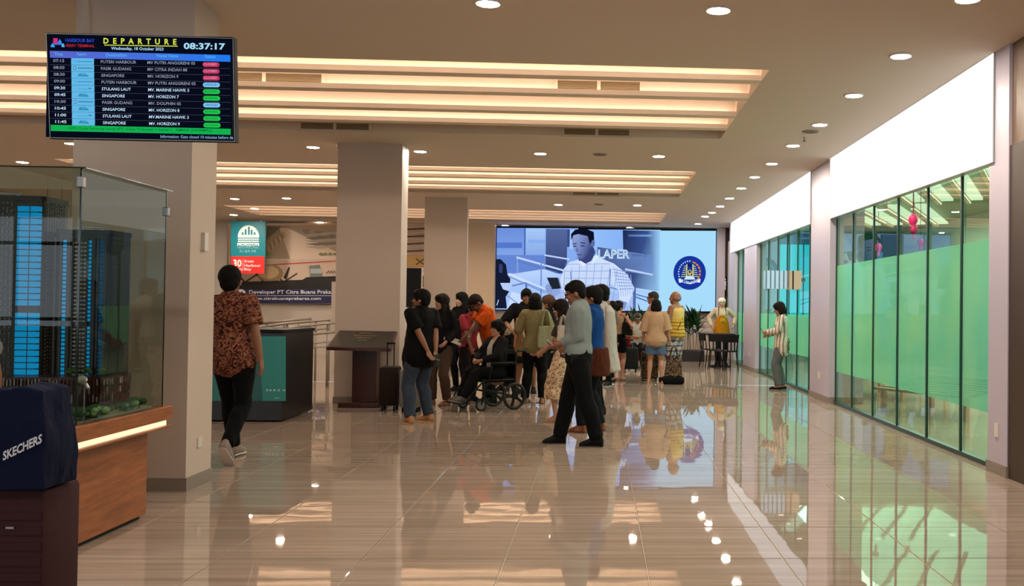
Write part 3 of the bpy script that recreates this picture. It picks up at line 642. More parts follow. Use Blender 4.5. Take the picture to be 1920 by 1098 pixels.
for k in range(8): Q.poly([(905, 105 + k * 17), (1000, 100 + k * 17), (1000, 108 + k * 17), (905, 112 + k * 17)], '#3c3833' if k % 2 else '#a8a096')
Q.rect(905, 245, 1000, 300, '#a08048'); Q.line([(950, 262), (990, 290)], 6, '#3c3020'); Q.line([(990, 262), (950, 290)], 6, '#3c3020')
Q.text('UAL', 945, 322, 995, 338, '#cfc8c0', .01); Q.rect(930, 395, 1000, 440, '#c47840')
Q.build(po, lambda x, z, k: Vector((x, -.01 - k, z)), 'poster_print')
pa = pc(70, 95); pb = pc(1000, 472)
obj('poster_board', boxb(pa[0], pb[0], -.01, .08, pb[1] - .06, pa[1]), mat('poster_board', '#544a42', .7), po)
YS = 27.4
ps = root('hanging_sign', (at(465, 500, YS).x, YS, 0), 'teal and red travel time sign hanging before the aerial poster', 'sign')
def psc(u, v):
    p = at(400 + u / 2.494, 380 + v / 2.494, YS); return (p.x - ps.location.x, p.z)
S = Panel(POSM, .0012, psc)
S.rect(83, 86, 243, 252, '#15707c'); S.rect(83, 250, 240, 331, '#c92c28')
S.oval(165, 160, 50, 54, '#d8ddd8', 20, 180, 360); 
for k in range(5): S.rect(116, 148 + k * 10, 214, 153 + k * 10, '#d2dad6')
for x, y in ((134, 138), (148, 124), (163, 112), (176, 126), (190, 138)): S.rect(x, y, x + 9, 150, '#15707c')
S.text('HORIZON', 114, 188, 216, 203, '#c6d6d6', .02); S.text('INDUSTRIAL PARK', 116, 206, 214, 214, '#7fb4b8'); S.text('KI BA MI', 126, 220, 200, 232, '#7fb4b8')
S.text('30', 95, 265, 134, 300, '#f0e4e0', .03); S.text('min', 95, 302, 136, 318, '#ecdcd8', .01); S.rect(139, 264, 141, 318, '#ecd0cc')
S.text('from', 147, 266, 190, 280, '#ecdcd8', .01); S.text('Harbour', 147, 286, 224, 300, '#ecdcd8', .01); S.text('Bay', 147, 304, 180, 320, '#ecdcd8', .01)
S.build(ps, lambda x, z, k: Vector((x, -.01 - k, z)), 'sign_print')
pa = psc(83, 86); pb = psc(243, 331); obj('sign_board', boxb(pa[0], pb[0], -.01, .03, pb[1], pa[1]), mat('sign_back', '#22666c', .6), ps)
for t in (.15, .85): obj('hanger', tube(nb(), [(pa[0] + (pb[0] - pa[0]) * t, .01, pa[1]), (pa[0] + (pb[0] - pa[0]) * t, .01, H)], .008, n=6), METAL, ps)
# pillar with thermostat beside poster, black standing banner screen
p0 = at(620, 640, 21.0); p1 = at(636, 640, 21.0)
k = wallbox('trim_3', p0.x, p1.x + .35, 21, 21.15, 0, at(628, 528, 21).z, m=WHITE)
bl = at(763, 502, 20.5); br = at(780, 576, 20.5)
r = root('standing_screen', ((bl.x + br.x) / 2, 20.5, 0), 'tall narrow black switched-off screen on a white stand behind the middle column', 'screen'); hw_ = .2
obj('screen_body', boxb(-hw_, hw_, 0, .06, br.z, bl.z, bev=.005), BLACK, r); obj('stand', boxb(-hw_, hw_, -.01, .07, 0, br.z, bev=.01), MATS['white_plastic'], r); obj('side_trim', boxb(hw_, hw_ + .02, 0, .06, br.z, bl.z), MATS['white_plastic'], r)
# ------------------------------------------------------------------ ramp railing
def rail_line(bm, pts, r=.022): tube(bm, pts, r, n=8, rnd=False)
def railing(label, y, pts, posts, drops=(0, -.16, -.5)):
    w3 = [at(px, py, y) for px, py in pts]; r = root('ramp_railing', (w3[0].x, y, 0), label, 'railing', 'steel ramp railings'); ox = w3[0].x
    for dz in drops: bm = nb(); rail_line(bm, [(p.x - ox, 0, p.z + dz) for p in w3], .022 if dz in (0, -.16) else .012); obj('rail', bm, STEELR, r, smooth=True)
    for px in posts:
        for a, b in zip(w3, w3[1:]):
            xa = at(px, 600, y).x
            if a.x - .01 <= xa <= b.x + .01:
                t = (xa - a.x) / (b.x - a.x); bm = nb(); rail_line(bm, [(xa - ox, .02, 0), (xa - ox, .02, a.z + (b.z - a.z) * t)], .02); obj('post', bm, STEELR, r, smooth=True)
    return r
STEELR = mat('satin_steel_rail', '#9a9186', .35, metal=.7)
railing('farther steel ramp railing sloping up behind the black kiosk', 19.5, [(486, 607), (584, 596.5)], [500, 532, 560, 582])
railing('middle steel ramp railing behind the black kiosk', 18.5, [(486, 615), (530, 607), (618, 599)], [497, 538, 592, 617])
railing('nearest steel ramp railing between kiosk and plaque stand', 17.2, [(486, 624), (560, 612), (634, 604)], [502, 560, 614, 632], (0, -.16, -.32))
# ------------------------------------------------------------------ black kiosk counter with teal panel
kz = at(538, 618, 12.0).z; kx1 = -3.84; kx0 = -5.6
k = root('kiosk_counter', ((kx0 + kx1) / 2, 12.6, 0), 'black counter with a large teal front panel beside the near column', 'counter'); hw_ = (kx1 - kx0) / 2
obj('body', boxb(-hw_, hw_, -.56, .7, 0.02, kz - .04, bev=.004), mat('black_laminate', '#141416', .35), k)
obj('counter_top', boxb(-hw_ - .015, hw_ + .015, -.58, .72, kz - .04, kz, bev=.004), BLACK, k)
tp = Panel(picture_mat('kiosk_print', None, .35), .001, lambda u, v: (at(400 + u / 2.494, 380 + v / 2.494, 12.03).x - k.location.x, at(400 + u / 2.494, 380 + v / 2.494, 12.03).z))
tp.grad(-120, 624, 338, 926, '#126462', '#20807c'); tp.poly([(90, 926), (215, 700), (230, 926)], '#0c504e')
for i, u in enumerate((246, 262, 280, 300, 326)): tp.rect(u, 872, u + 10, 880, '#a8c8c4')
tp.rect(285, 910, 308, 914, '#8ab4b0'); tp.text('Welcome', 240, 884, 262, 888, '#1c7472')
tp.build(k, lambda x, z, kk: Vector((x, -.562 - kk, z)), 'teal_panel', 'panel_lettering')
obj('mouse_dome', ell(nb(), (at(502, 618, 12.3).x - k.location.x, -.3, kz), (.07, .05, .02)), METAL, k, smooth=True)
# ------------------------------------------------------------------ plaque lectern
lx = at(674, 755, 14.0).x
r = root('plaque_lectern', (lx, 14.0, 0), 'dark mahogany lectern with a slanted black engraved plaque at the middle column', 'lectern')
w_ = lambda px: at(px, 700, 13.75).x - lx
obj('base', boxb(w_(633), w_(713), -.22, .26, 0, .07, bev=.01), DARKWOOD, r); obj('pedestal', boxb(w_(655), w_(701), -.1, .14, .07, .86, bev=.006), DARKWOOD, r)
bm = nb(); A = [at(612, 650, 13.6), at(733, 653, 13.6), at(745, 621, 14.15), at(636, 619, 14.15)]
vs = [bm.verts.new(p - r.location) for p in A]; bm.faces.new(vs); g = bmesh.ops.extrude_face_region(bm, geom=bm.faces[:])
for v in g['geom']:
    if isinstance(v, bmesh.types.BMVert): v.co.z -= .045
obj('board', bm, DARKWOOD, r)
bm = nb(); ce = sum((p - r.location for p in A), Vector()) / 4
vs = [bm.verts.new(ce + (p - r.location - ce) * .93 + Vector((0, 0, .004))) for p in A]; bm.faces.new(vs); pl = obj('plaque', bm, mat('black_granite_plaque', '#2a2724', .2, var=.3, scale=20), r)
pm = Panel(picture_mat('plaque_engraving'), .0005, None)
def plp(x, y, kk):
    a, b, c, d = [p - r.location for p in A]; bot = a.lerp(b, x); top = d.lerp(c, x); return bot.lerp(top, y) + Vector((0, 0, .006 + kk))
pm.text('PERESMIAN', .38, .86, .6, .78, '#8d7a52'); pm.text('TERMINAL FERI INTERNASIONAL', .3, .7, .7, .64, '#8d7a52'); pm.text('HARBOUR BAY', .38, .58, .62, .51, '#8d7a52'); pm.text('BATAM', .43, .42, .57, .37, '#8d7a52'); pm.rect(.0, .0, .01, .01, '#2a2724')
pm.build(r, plp, 'corner_mark', 'engraving')
# ------------------------------------------------------------------ far right corner: lilac pillar, brown door panel, restroom sign
pA = at(1343, 600, 28.0).x; pB = at(1357, 600, 28.0).x
wallbox('trim_4', pA, pB, 27.85, 28.25, 0, H, m=COLR)
wallbox('trim_5', pB, at(1368, 600, 28).x + .02, 27.95, 28.2, 0, H, m=mat('dark_brown_panel', '#3a231a', .4))
wallbox('trim_6', at(1366, 600, 27.6).x, at(1370, 600, 27.6).x + .3, 27.6, 27.9, 0, H - .4, m=MATS['white_plastic'])
a = at(1355, 518, 27.9); b = at(1364, 556, 27.9)
r = root('restroom_sign', ((a.x + b.x) / 2, 27.93, b.z), 'small black restroom sign with white figure on the brown panel', 'sign')
obj('plate', boxb((a.x - b.x) / 2, (b.x - a.x) / 2, -.01, .0, 0, a.z - b.z), BLACK, r)
bm = nb(); hz = a.z - b.z; disc(bm, (0, -.014, hz * .86), .022, .004, 12, 'y'); box(bm, -.025, .025, -.016, -.011, hz * .55, hz * .78); box(bm, -.02, -.004, -.016, -.011, hz * .34, hz * .55); box(bm, .004, .02, -.016, -.011, hz * .34, hz * .55)
obj('pictogram', bm, emis('sign_white', '#d8d8dc', .8), r)
# projecting shop sign
d = 17.0; zA, zB = at(1470, 507, d).z, at(1470, 541, d).z
r = root('projecting_sign', (3.4, d, zB), 'small boxy projecting sign, blue striped side and beige front, on the far glazing', 'sign'); h_ = zA - zB
xs = [at(px, 520, d).x - 3.4 for px in (1435, 1476, 1480, 1487, 1503)]
obj('sign_box', boxb(xs[2], xs[4], 0, .25, -.01, h_, bev=.004), mat('beige_sign_face', '#b8a68c', .5, emit='#b8a68c', estr=.25), r)
obj('front_band', boxb(xs[3] - .012, xs[3] + .012, -.004, .01, -.01, h_), BLACK, r)
obj('steel_edge', boxb(xs[1], xs[2], .0, .2, .02, h_), METAL, r)
obj('striped_side', boxb(xs[0], xs[1], .02, .2, .0, h_), mat('pale_blue_sign_face', '#a8c8dc', .4, emit='#a8c8dc', estr=.35), r)
for i in range(5): obj('stripe', boxb(xs[0] + .01 + i * .078, xs[0] + .028 + i * .078, .01, .03, .0, h_), mat('slate_stripe', '#3a6a80', .4), r)
obj('bracket', boxb(xs[4], XW - 3.4, .08, .14, h_ * .4, h_ * .6), METAL, r)
# ------------------------------------------------------------------ display case with tower model
gx, gy0, gy1, gz0, gz1 = -2.935, 5.64, 6.72, .735, 2.19; gl = -5.2
dc = root('display_case', (gx, gy0, 0), 'reddish wooden display cabinet with a lit edge strip and tall glass cover', 'display case')
def B(n, x0, x1, y0, y1, z0, z1, m, bev=.003, **k): return obj(n, boxb(x0 - gx, x1 - gx, y0 - gy0, y1 - gy0, z0, z1, bev=bev), m, dc, **k)
B('cabinet', gl, -3.0, 5.70, 6.66, .03, .60, WOOD); B('plinth', gl + .03, -3.03, 5.73, 6.63, 0, .03, BLACK); B('lower_edge', gl, -2.905, 5.56, 6.80, .59, .605, WOOD); B('edge_light', gl, -2.93, 5.585, 6.775, .605, .645, emis('warm_edge_light', '#ffdcae', 1.5), 0)
B('top_board', gl, -2.9, 5.555, 6.805, .645, .735, WOOD)
for px in (113, 137): p = at(px, 811, 5.555); obj('red_light', disc(nb(), (p.x - gx, -.087, p.z), .008, .006, 12, 'y'), emis('red_button_light', '#e04a30', .9), dc)
CG = thin_glass('case_glass', '#dfe8e2', .45)
def pane(pts, name='glass_panel'): bm = nb(); q4(bm, [Vector(p) - Vector((gx, gy0, 0)) for p in pts]); obj(name, bm, CG, dc, keepn=True)
pane([(gl, gy0, gz0), (gx, gy0, gz0), (gx, gy0, gz1), (gl, gy0, gz1)]); pane([(gx, gy0, gz0), (gx, gy1, gz0), (gx, gy1, gz1), (gx, gy0, gz1)])
pane([(gl, gy1, gz0), (gx, gy1, gz0), (gx, gy1, gz1), (gl, gy1, gz1)]); pane([(gl, gy0 - .02, gz1), (gx + .03, gy0 - .02, gz1), (gx + .03, gy1 + .02, gz1), (gl, gy1 + .02, gz1)], 'glass_lid')
ed = nb(); e_ = .004
box(ed, -e_, e_, -e_, e_, gz0, gz1); obj('glass_edge', ed, mat('dark_glass_edge', '#14211d', .1), dc)
bm = nb(); box(bm, -e_ * .6, e_ * .6, gy1 - gy0 - e_, gy1 - gy0 + e_, gz0, gz1); obj('glass_edge', bm, MATS['dark_glass_edge'], dc)
bm = nb(); box(bm, gl - gx, .03, -.023, -.017, gz1 - .004, gz1 + .004); box(bm, .027, .033, -.02, gy1 - gy0 + .02, gz1 - .004, gz1 + .004); obj('glass_edge', bm, MATS['dark_glass_edge'], dc)
for y, z in ((0, 2.08), (gy1 - gy0, 2.02)): obj('glass_clip', boxb(-.018, .018, y - .018, y + .018, z, z + .06, bev=.004), METAL, dc)
# model site
md = root('architectural_model', (-3.9, 6.15, gz0), 'scale model of two dark towers with blue lit windows on a maroon podium', 'model')
mo = Vector((-3.9, 6.15, gz0))
obj('site_board', boxb(-1.25, .93, -.46, .5, 0, .012), mat('model_ground', '#c8ccb4', .7, var=.3, scale=6), md)
MAR = mat('maroon_model_facade', '#43160f', .35, var=.3, scale=30); DK = mat('dark_tower_facade', '#2b2622', .4, var=.3, scale=30)
def roundrect(x0, x1, y0, y1, r, n=5):
    o = []
    for cx, cy, a in ((x1 - r, y0 + r, -90), (x1 - r, y1 - r, 0), (x0 + r, y1 - r, 90), (x0 + r, y0 + r, 180)):
        for k in range(n + 1): t = math.radians(a + 90 * k / n); o.append((cx + r * math.cos(t), cy + r * math.sin(t)))
    return o
def prism(bm, pts, z0, z1):
    lo = [bm.verts.new((x, y, z0)) for x, y in pts]; hi = [bm.verts.new((x, y, z1)) for x, y in pts]; n = len(pts)
    for i in range(n): bm.faces.new((lo[i], lo[(i + 1) % n], hi[(i + 1) % n], hi[i]))
    bm.faces.new(hi); bm.faces.new(lo[::-1]); return bm
zp0, zp1 = at(150, 752, 6.0).z - gz0, at(150, 703, 6.1).z - gz0
pr = at(246, 720, 6.3).x + 3.9
pts = roundrect(-1.1, pr, -.26, .28, .2)
podium = obj('podium', prism(nb(), pts, zp0 - .02, zp1), MAR, md); obj('podium_base', prism(nb(), roundrect(-1.08, pr - .03, -.24, .26, .18), .01, zp0 - .02), mat('pale_model_base', '#b0a890', .6), md)
rm = random.Random(3)
fin = nb(); fin2 = nb()
dense = []
for i in range(len(pts)):
    a, b = Vector(pts[i]).to_3d(), Vector(pts[(i + 1) % len(pts)]).to_3d(); L = (b - a).length; n = max(1, int(L / .02))
    for k in range(n): dense.append((a.lerp(b, (k + .5) / n), (b - a).normalized()))
for lv in range(3):
    zz = zp0 + lv * (zp1 - zp0) / 3
    for p, t in dense:
        nn = Vector((t.y, -t.x, 0)); bmx = fin2 if rm.random() < .38 else fin
        hgt = (zp1 - zp0) / 3 * rm.uniform(.6, .95); m = Matrix.Translation(p + nn * .006) @ Matrix.Rotation(math.atan2(t.y, t.x) + rm.uniform(-.3, .3), 4, 'Z')
        box(bmx, -.003, .003, -.005, .005, zz, zz + hgt, mtx=m)
    r1 = nb()
    for p, t in dense: box(r1, -.011, .011, -.007, .0, zz - .003, zz + .003, mtx=Matrix.Translation(p) @ Matrix.Rotation(math.atan2(t.y, t.x), 4, 'Z'))
    obj('floor_band', r1, mat('maroon_edge', '#25100c', .4), md)
obj('facade_fins', fin, mat('maroon_fin', '#5a2216', .4), md, kind='stuff'); obj('facade_fins', fin2, mat('silver_fin', '#a89a90', .35, metal=.2), md, kind='stuff')
BLU = emis('blue_window_light', '#0f9ad8', .75); BLU2 = emis('dim_blue_window_light', '#1178b0', .6)
def tower(label, x0, x1, y0, y1, z0, z1, nf, style):
    t = obj(label, prism(nb(), roundrect(x0, x1, y0, y1, .035), z0, z1), DK, md)
    fb = nb(); win = nb(); bal = nb(); W = x1 - x0; fh = (z1 - z0 - .06) / nf
    for f in range(nf + 1):
        z = z0 + f * fh
        if style == 1: prism(fb, roundrect(x0 + W * .62 - .003, x1 + .003, y0 - .004, y1 + .004, .035), z - .002, z + .002)
        else: prism(fb, roundrect(x0 - .003, x1 + .003, y0 - .003, y1 + .003, .035), z - .0018, z + .0018)
    obj('floor_slabs', fb, mat('dark_slab', '#191614', .4), t, kind='stuff')
    if style == 1:
        w1 = nb()
        for f in range(nf):
            z = z0 + f * fh
            if f == nf // 2 - 3: continue
            for u0, u1, yy in ((.79, .885, y0 - .003), (.895, .955, y0 - .003)): box(w1, x0 + W * u0, x0 + W * u1, yy, y0, z + .003, z + fh - .003)
            prism(w1, [(x1 - .034, y0 - .003), (x1 - .012, y0 + .006), (x1 - .014, y0 + .010), (x1 - .034, y0)], z + .004, z + fh - .004)
        obj('lit_windows', w1, BLU, t, kind='stuff')
        la = nb()
        for i in range(22):
            for j in range(60):
                if (i + j * 2) % 5 < 2: continue
                x = x0 + W * .77 * (i + .2) / 22; z = z0 + (z1 - z0 - .03) * j / 60
                box(la, x, x + .007, y0 - .008, y0, z, z + .010, mtx=None)
        obj('lattice_screen', la, mat('gray_lattice', '#7a716a', .4, metal=.3), t, kind='stuff')
        la = nb()
        for j in range(46):
            z = z0 + (z1 - z0 - .03) * j / 46
            for i in range(8): yq = y0 + .04 + (y1 - y0 - .08) * i / 8; box(la, x1, x1 + .005, yq, yq + .008, z + (i % 2) * .006, z + .012 + (i % 2) * .006)
        obj('lattice_screen', la, MATS['gray_lattice'], t, kind='stuff')
    else:
        w1 = nb(); w2 = nb()
        for f in range(nf):
            z = z0 + f * fh
            if f == int(nf * .37): continue
            for u0, u1 in ((.165, .22), (.61, .655)): box(w1, x0 + W * u0, x0 + W * u1, y0 - .006, y0, z + .004, z + fh - .004)
            for u0 in (.38, .47, .54): box(bal, x0 + W * u0, x0 + W * (u0 + .045), y0 - .016, y0, z, z + .008)
            box(w2, x0 + W * .80, x0 + W * .87, y0 - .004, y0, z + .004, z + fh - .004)
        obj('lit_windows', w1, BLU, t, kind='stuff'); obj('side_windows', w2, emis('faint_blue', '#0a4f78', .5), t, kind='stuff'); obj('balconies', bal, mat('white_balcony', '#b8b0a8', .5), t, kind='stuff')
        la = nb()
        for uu in (.02, .12, .26, .33, .58, .70, .76, .9):
            box(la, x0 + W * uu, x0 + W * uu + .012, y0 - .011, y0, z0, z1 - .05)
        obj('facade_ribs', la, DK, t)
    obj('roof_parapet', prism(nb(), roundrect(x0 - .004, x1 + .004, y0 - .004, y1 + .004, .035), z1 - .03, z1), mat('bronze_parapet', '#4d3223' if style == 2 else '#1b1715', .4), t)
    rf = nb()
    for k in range(4): box(rf, x0 + W * (.2 + .17 * k), x0 + W * (.22 + .17 * k), y0 + .08, y0 + .09, z1, z1 + .022)
    box(rf, x0 + W * .2, x0 + W * .75, y0 + .08, y0 + .09, z1 + .018, z1 + .024); obj('roof_frame', rf, METAL, t)
tx1 = at(83, 500, 6.08).x + 3.9
tower('tower', tx1 - .72, tx1, -.07 - .02, .2, zp1, at(40, 368, 6.1).z - gz0, 27, 1)
ta, tb = at(103, 560, 6.12).x + 3.9, at(210, 560, 6.12).x + 3.9
tower('tower', ta, tb, -.03 - .02, .22, zp1, at(150, 431, 6.12).z - gz0, 33, 2)
LEAF = mat('model_tree_green', '#4a7040', .8, var=.4, scale=40); LEAF2 = mat('model_tree_olive', '#5a6b4c', .8, var=.4, scale=40)
trs = [(at(px, py, d_), rad) for px, py, d_, rad in ((98, 766, 5.78, .030), (118, 765, 5.8, .026), (140, 767, 5.8, .03), (164, 768, 5.76, .028), (186, 764, 5.84, .033), (206, 762, 5.9, .035), (226, 757, 5.98, .036), (244, 754, 6.05, .036), (262, 751, 6.15, .036), (276, 748, 6.25, .034), (288, 747, 6.33, .034), (302, 743, 6.42, .032), (314, 741, 6.5, .03), (50, 765, 5.8, .03), (20, 765, 5.8, .03))]
for i, (p, rad) in enumerate(trs):
    rad *= 1.6
    x = min(p.x, -2.985) + 3.9; y = p.y - 6.15
    t = root('model_tree', (x, y, .012), None, None); t.parent = md
    obj('trunk', tube(nb(), [(0, 0, 0), (0, 0, .03)], .003, n=5), mat('model_trunk', '#8a8070', .7), t)
    bm = nb()
    for q in range(5): ell(bm, (rm.uniform(-.6, .6) * rad, rm.uniform(-.5, .5) * rad, .045 + rm.uniform(-.2, .3) * rad), (rad * .75, rad * .75, rad * .45), n=8)
    obj('foliage', bm, LEAF2 if i == 7 else LEAF, t, smooth=True)
for i in range(6):
    x = pr - .05 - i * .045; t = root('model_tree', (x, -.1 + (i % 2) * .05, zp1), None, None); t.parent = md
    bm = nb()
    for q in range(3): ell(bm, (rm.uniform(-.015, .015), 0, .02 + q * .008), (.016, .014, .012), n=8)
    obj('foliage', bm, LEAF, t, smooth=True)
sp = at(155, 714, 5.75)
r = root('spotlight', (sp.x, 5.75, gz0), 'small white spotlight on a thin stem inside the glass case corner', 'lamp')
obj('stem', tube(nb(), [(.012, 0, 0), (.012, 0, sp.z - gz0 - .01)], .004, n=6), METAL, r); bm = nb(); ell(bm, (0, -.005, sp.z - gz0 + .008), (.028, .028, .024)); obj('lamp_head', bm, mat('pale_lamp', '#cfc8c0', .3), r, smooth=True)
obj('lamp_neck', tube(nb(), [(0, 0, sp.z - gz0), (.03, 0, sp.z - gz0 - .04)], [.016, .012], n=8), METAL, r)
# ------------------------------------------------------------------ planters
LF = [mat('dark_green_leaf', '#17351f', .4, var=.3), mat('mid_green_leaf', '#2c5a30', .4, var=.3)]
STALK = mat('pale_cane', '#8a806a', .7)
def leaf(bm, p, d, L, w, droop):
    d = d.normalized(); s = d.cross(Vector((0, 0, 1)))
    s = s.normalized() if s.length > .05 else Vector((1, 0, 0)); pr_ = None
    for k in range(5):
        t = k / 4; c = p + d * L * t + Vector((0, 0, -droop * t * t)); ww = w * math.sin(PI * (.12 + .85 * t)) + .002; mid = bm.verts.new(c + Vector((0, 0, -.25 * ww)))
        cur = (bm.verts.new(c - s * ww), mid, bm.verts.new(c + s * ww))
        if pr_:
            for j in (0, 1): bm.faces.new((pr_[j], pr_[j + 1], cur[j + 1], cur[j]))
        pr_ = cur
def planter(label, px0, px1, y, zt, zpl, seed, group='planters under the video wall'):
    R = random.Random(seed); x0, x1 = at(px0, 660, y).x, at(px1, 660, y).x; r = root('planter', ((x0 + x1) / 2, y, 0), label, 'planter', group); hw = (x1 - x0) / 2
    bm = nb(); box(bm, -hw, hw, 0, .38, 0, zpl, bev=.01); obj('planter_box', bm, mat('dark_brown_planter', '#1d1413', .35), r)
    obj('soil', boxb(-hw + .02, hw - .02, .02, .36, zpl, zpl + .01), mat('soil', '#2a1d12', .9), r)
    n = max(5, int((x1 - x0) / .075))
    for i in range(n):
        x = -hw + .06 + (2 * hw - .12) * (i + R.random() * .6) / n; yy = R.uniform(.08, .3); top = zt * R.uniform(.62, .80); lean = R.uniform(-.08, .08)
        obj('stem', tube(nb(), [(x, yy, zpl), (x + lean, yy, top)], [.014, .01], n=6), STALK, r, smooth=True)
        bm = nb()
        for k in range(16):
            a = R.uniform(0, 2 * PI); el = R.uniform(.1, 1.35); dv = Vector((math.cos(a) * math.cos(el), math.sin(a) * math.cos(el) * .5, math.sin(el)))
            leaf(bm, Vector((x + lean, yy, top - R.uniform(0, .34))), dv, R.uniform(.3, .5), R.uniform(.03, .055), R.uniform(.02, .16))
        obj('foliage', bm, LF[i % 2], r)
planter('long dark planter with tall dark green strappy plants right of the yellow vest man', 1280, 1321, 26.6, 1.62, .30, 3)
planter('dark planter with bushy green plants behind the seated man in a cap', 1178, 1228, 26.8, 1.55, .30, 5)
# tables and chairs near the restroom corner
bx_ = at(1356, 640, 24.6); zt = at(1356, 626, 24.6).z
DKM = mat('black_chair_metal', '#0b0808', .5, spec=.2)
r = root('cafe_table', (at(1354, 640, 24.4).x, 24.4, 0), 'small dark square cafe table in front of the mannequin in the yellow apron', 'table')
obj('table_top', boxb(-.42, .3, -.3, .3, zt - .02, zt + .02, bev=.006), DKM, r); obj('pedestal', tube(nb(), [(-.05, 0, .03), (-.05, 0, zt)], .03, n=8), DKM, r); obj('table_foot', boxb(-.3, .2, -.25, .25, 0, .03, bev=.01), DKM, r)
def chair(label, px, y, rz):
    x = at(px, 680, y).x; r = root('cafe_chair', (x, y, 0), label, 'chair', 'black metal cafe chairs', rz)
    obj('seat', boxb(-.2, .2, -.2, .2, .43, .46, bev=.012), DKM, r)
    for sx in (-1, 1):
        for sy in (-1, 1): obj('leg', tube(nb(), [(sx * .17, sy * .17, .44), (sx * .21, sy * .23, 0)], .014, n=6), DKM, r)
        obj('back_post', tube(nb(), [(sx * .17, -.19, .45), (sx * .2, -.25, .84)], .014, n=6), DKM, r)
    obj('backrest', boxb(-.19, .19, -.26, -.235, .66, .84, bev=.008), DKM, r)
    bm = nb()
    for k in range(3): box(bm, -.1 + k * .09, -.07 + k * .09, -.25, -.235, .46, .68)
    obj('back_slats', bm, DKM, r); return r
chair('black metal cafe chair at the left side of the dark cafe table', 1333, 24.0, -1.3); chair('black metal cafe chair in front of the dark cafe table', 1345, 23.55, -.2); chair('black metal cafe chair standing nearest to the lilac column, in front of the others', 1362, 23.0, .3)

# dark blue overhead sign seen through the display case, between the model towers
a = at(86, 440, 19.0); b = at(112, 500, 19.0)
r = root('overhead_sign', ((a.x + b.x) / 2, 19.0, b.z), 'dark blue hanging sign with white AS letters seen between the model towers', 'sign'); hw_ = (b.x - a.x) / 2
obj('board', boxb(-hw_ * 1.6, hw_ * 1.6, 0, .06, 0, a.z - b.z, bev=.004), mat('dark_blue_sign', '#2a3550', .5), r)
sg = Panel(picture_mat('overhead_sign_print', .9), .001, None); sg.rect(0, 0, .001, .001, '#2a3550'); sg.text('AS', -hw_ * .5, (a.z - b.z) * .88, hw_ * .35, (a.z - b.z) * .76, '#c8ccd8', .02)
sg.build(r, lambda x, z, k: Vector((x, -.002 - k, z)), 'sign_print', 'lettering')
for sx in (-1, 1): obj('hanger', tube(nb(), [(sx * hw_, .03, a.z - b.z), (sx * hw_, .03, H - b.z)], .012, n=6), METAL, r)
# ------------------------------------------------------------------ people
def V3(*a): return Vector(a)
def ik(a, c, l1, l2, pole):
    a, c, pole = Vector(a), Vector(c), Vector(pole); d = c - a; L = min(d.length, (l1 + l2) * .999); d.normalize(); c = a + d * L
    x = (l1 * l1 - l2 * l2 + L * L) / (2 * L); h = math.sqrt(max(0, l1 * l1 - x * x)); p = pole - d * pole.dot(d)
    p = p.normalized() if p.length > 1e-5 else d.orthogonal().normalized(); return a + d * x + p * h, c
def hand(bm, w, d, nrm, s, side, curl=.5):
    d = d.normalized(); nrm = (nrm - d * nrm.dot(d)); nrm = nrm.normalized() if nrm.length > 1e-4 else d.orthogonal().normalized(); lat = d.cross(nrm) * side
    tube(bm, [w - d * .01 * s, w + d * .04 * s, w + d * .088 * s], [(.026 * s, .02 * s), (.038 * s, .016 * s), (.038 * s, .014 * s)], lat, 8)
    for i, (o, L) in enumerate(((.029, .068), (.010, .078), (-.010, .073), (-.029, .056))):
        p = w + d * .085 * s + lat * o * s; pts = [p]; a = .15
        for k in range(3): a += curl * (.55, .75, .5)[k]; p = p + (d * math.cos(a) + nrm * math.sin(a)) * L * s * (.45, .32, .27)[k]; pts.append(p)
        tube(bm, pts, [.0098 * s, .0095 * s, .009 * s, .0078 * s], lat, 6)
    p = w + d * .025 * s + lat * .028 * s; q = p + (d * .75 + lat * .6 + nrm * .35).normalized() * .036 * s; r = q + (d * .85 + lat * .15 + nrm * (.3 + curl * .5)).normalized() * .03 * s
    tube(bm, [p, q, r], [.013 * s, .011 * s, .009 * s], nrm, 6)
SKIN = {}
def skin(k):
    c = {'tan': '#85593f', 'light': '#a87a60', 'brown': '#5f3c2a', 'pale': '#b58d74'}[k]
    if k not in SKIN:
        q = Mat('skin_' + k); co = q.coord('Object'); q.set(col=q.mix(q.math('MULTIPLY', q.noise(co, 9, 3), .25), c, tuple(v * .6 for v in lin(c)[:3])), rough=.5, spec=.4); SKIN[k] = q.m
    return SKIN[k]
HAIRM = {k: mat('hair_' + k, c, .75, var=.3, scale=30, bump=.4, spec=.15) for k, c in (('black', '#0b0908'), ('dark_brown', '#1c110c'), ('brown', '#4a3426'), ('gray', '#7a736c'), ('salt', '#35302c'))}
LIP = mat('lip_colour', '#7e4038', .5); EYEW = mat('eye_dark', '#15100e', .25)
SOLE_PROF = ((-.066, .018), (-.05, .032), (0, .036), (.05, .038), (.1, .045), (.15, .043), (.178, .024))
def footloft(bm, M_, up, wid=1.0, z0=-.08, top=None):
    top = top or (-.02, .005, .03, .012, -.02, -.04, -.058); rings = []
    for (y, w_), t in zip(SOLE_PROF, top):
        t = t if up else z0 + .018; ring = []
        for k in range(9):
            a = PI * k / 8; ring.append(bm.verts.new(M_ @ V3(w_ * wid * math.cos(a), y, z0 + (t - z0) * (math.sin(a) ** .6 if 0 < k < 8 else 0))))
        rings.append(ring)
    for a, b in zip(rings, rings[1:]):
        for k in range(8): bm.faces.new((a[k], a[k + 1], b[k + 1], b[k]))
        bm.faces.new((a[0], b[0], b[8], a[8]))
    bm.faces.new(rings[0]); bm.faces.new(rings[-1][::-1]); return bm
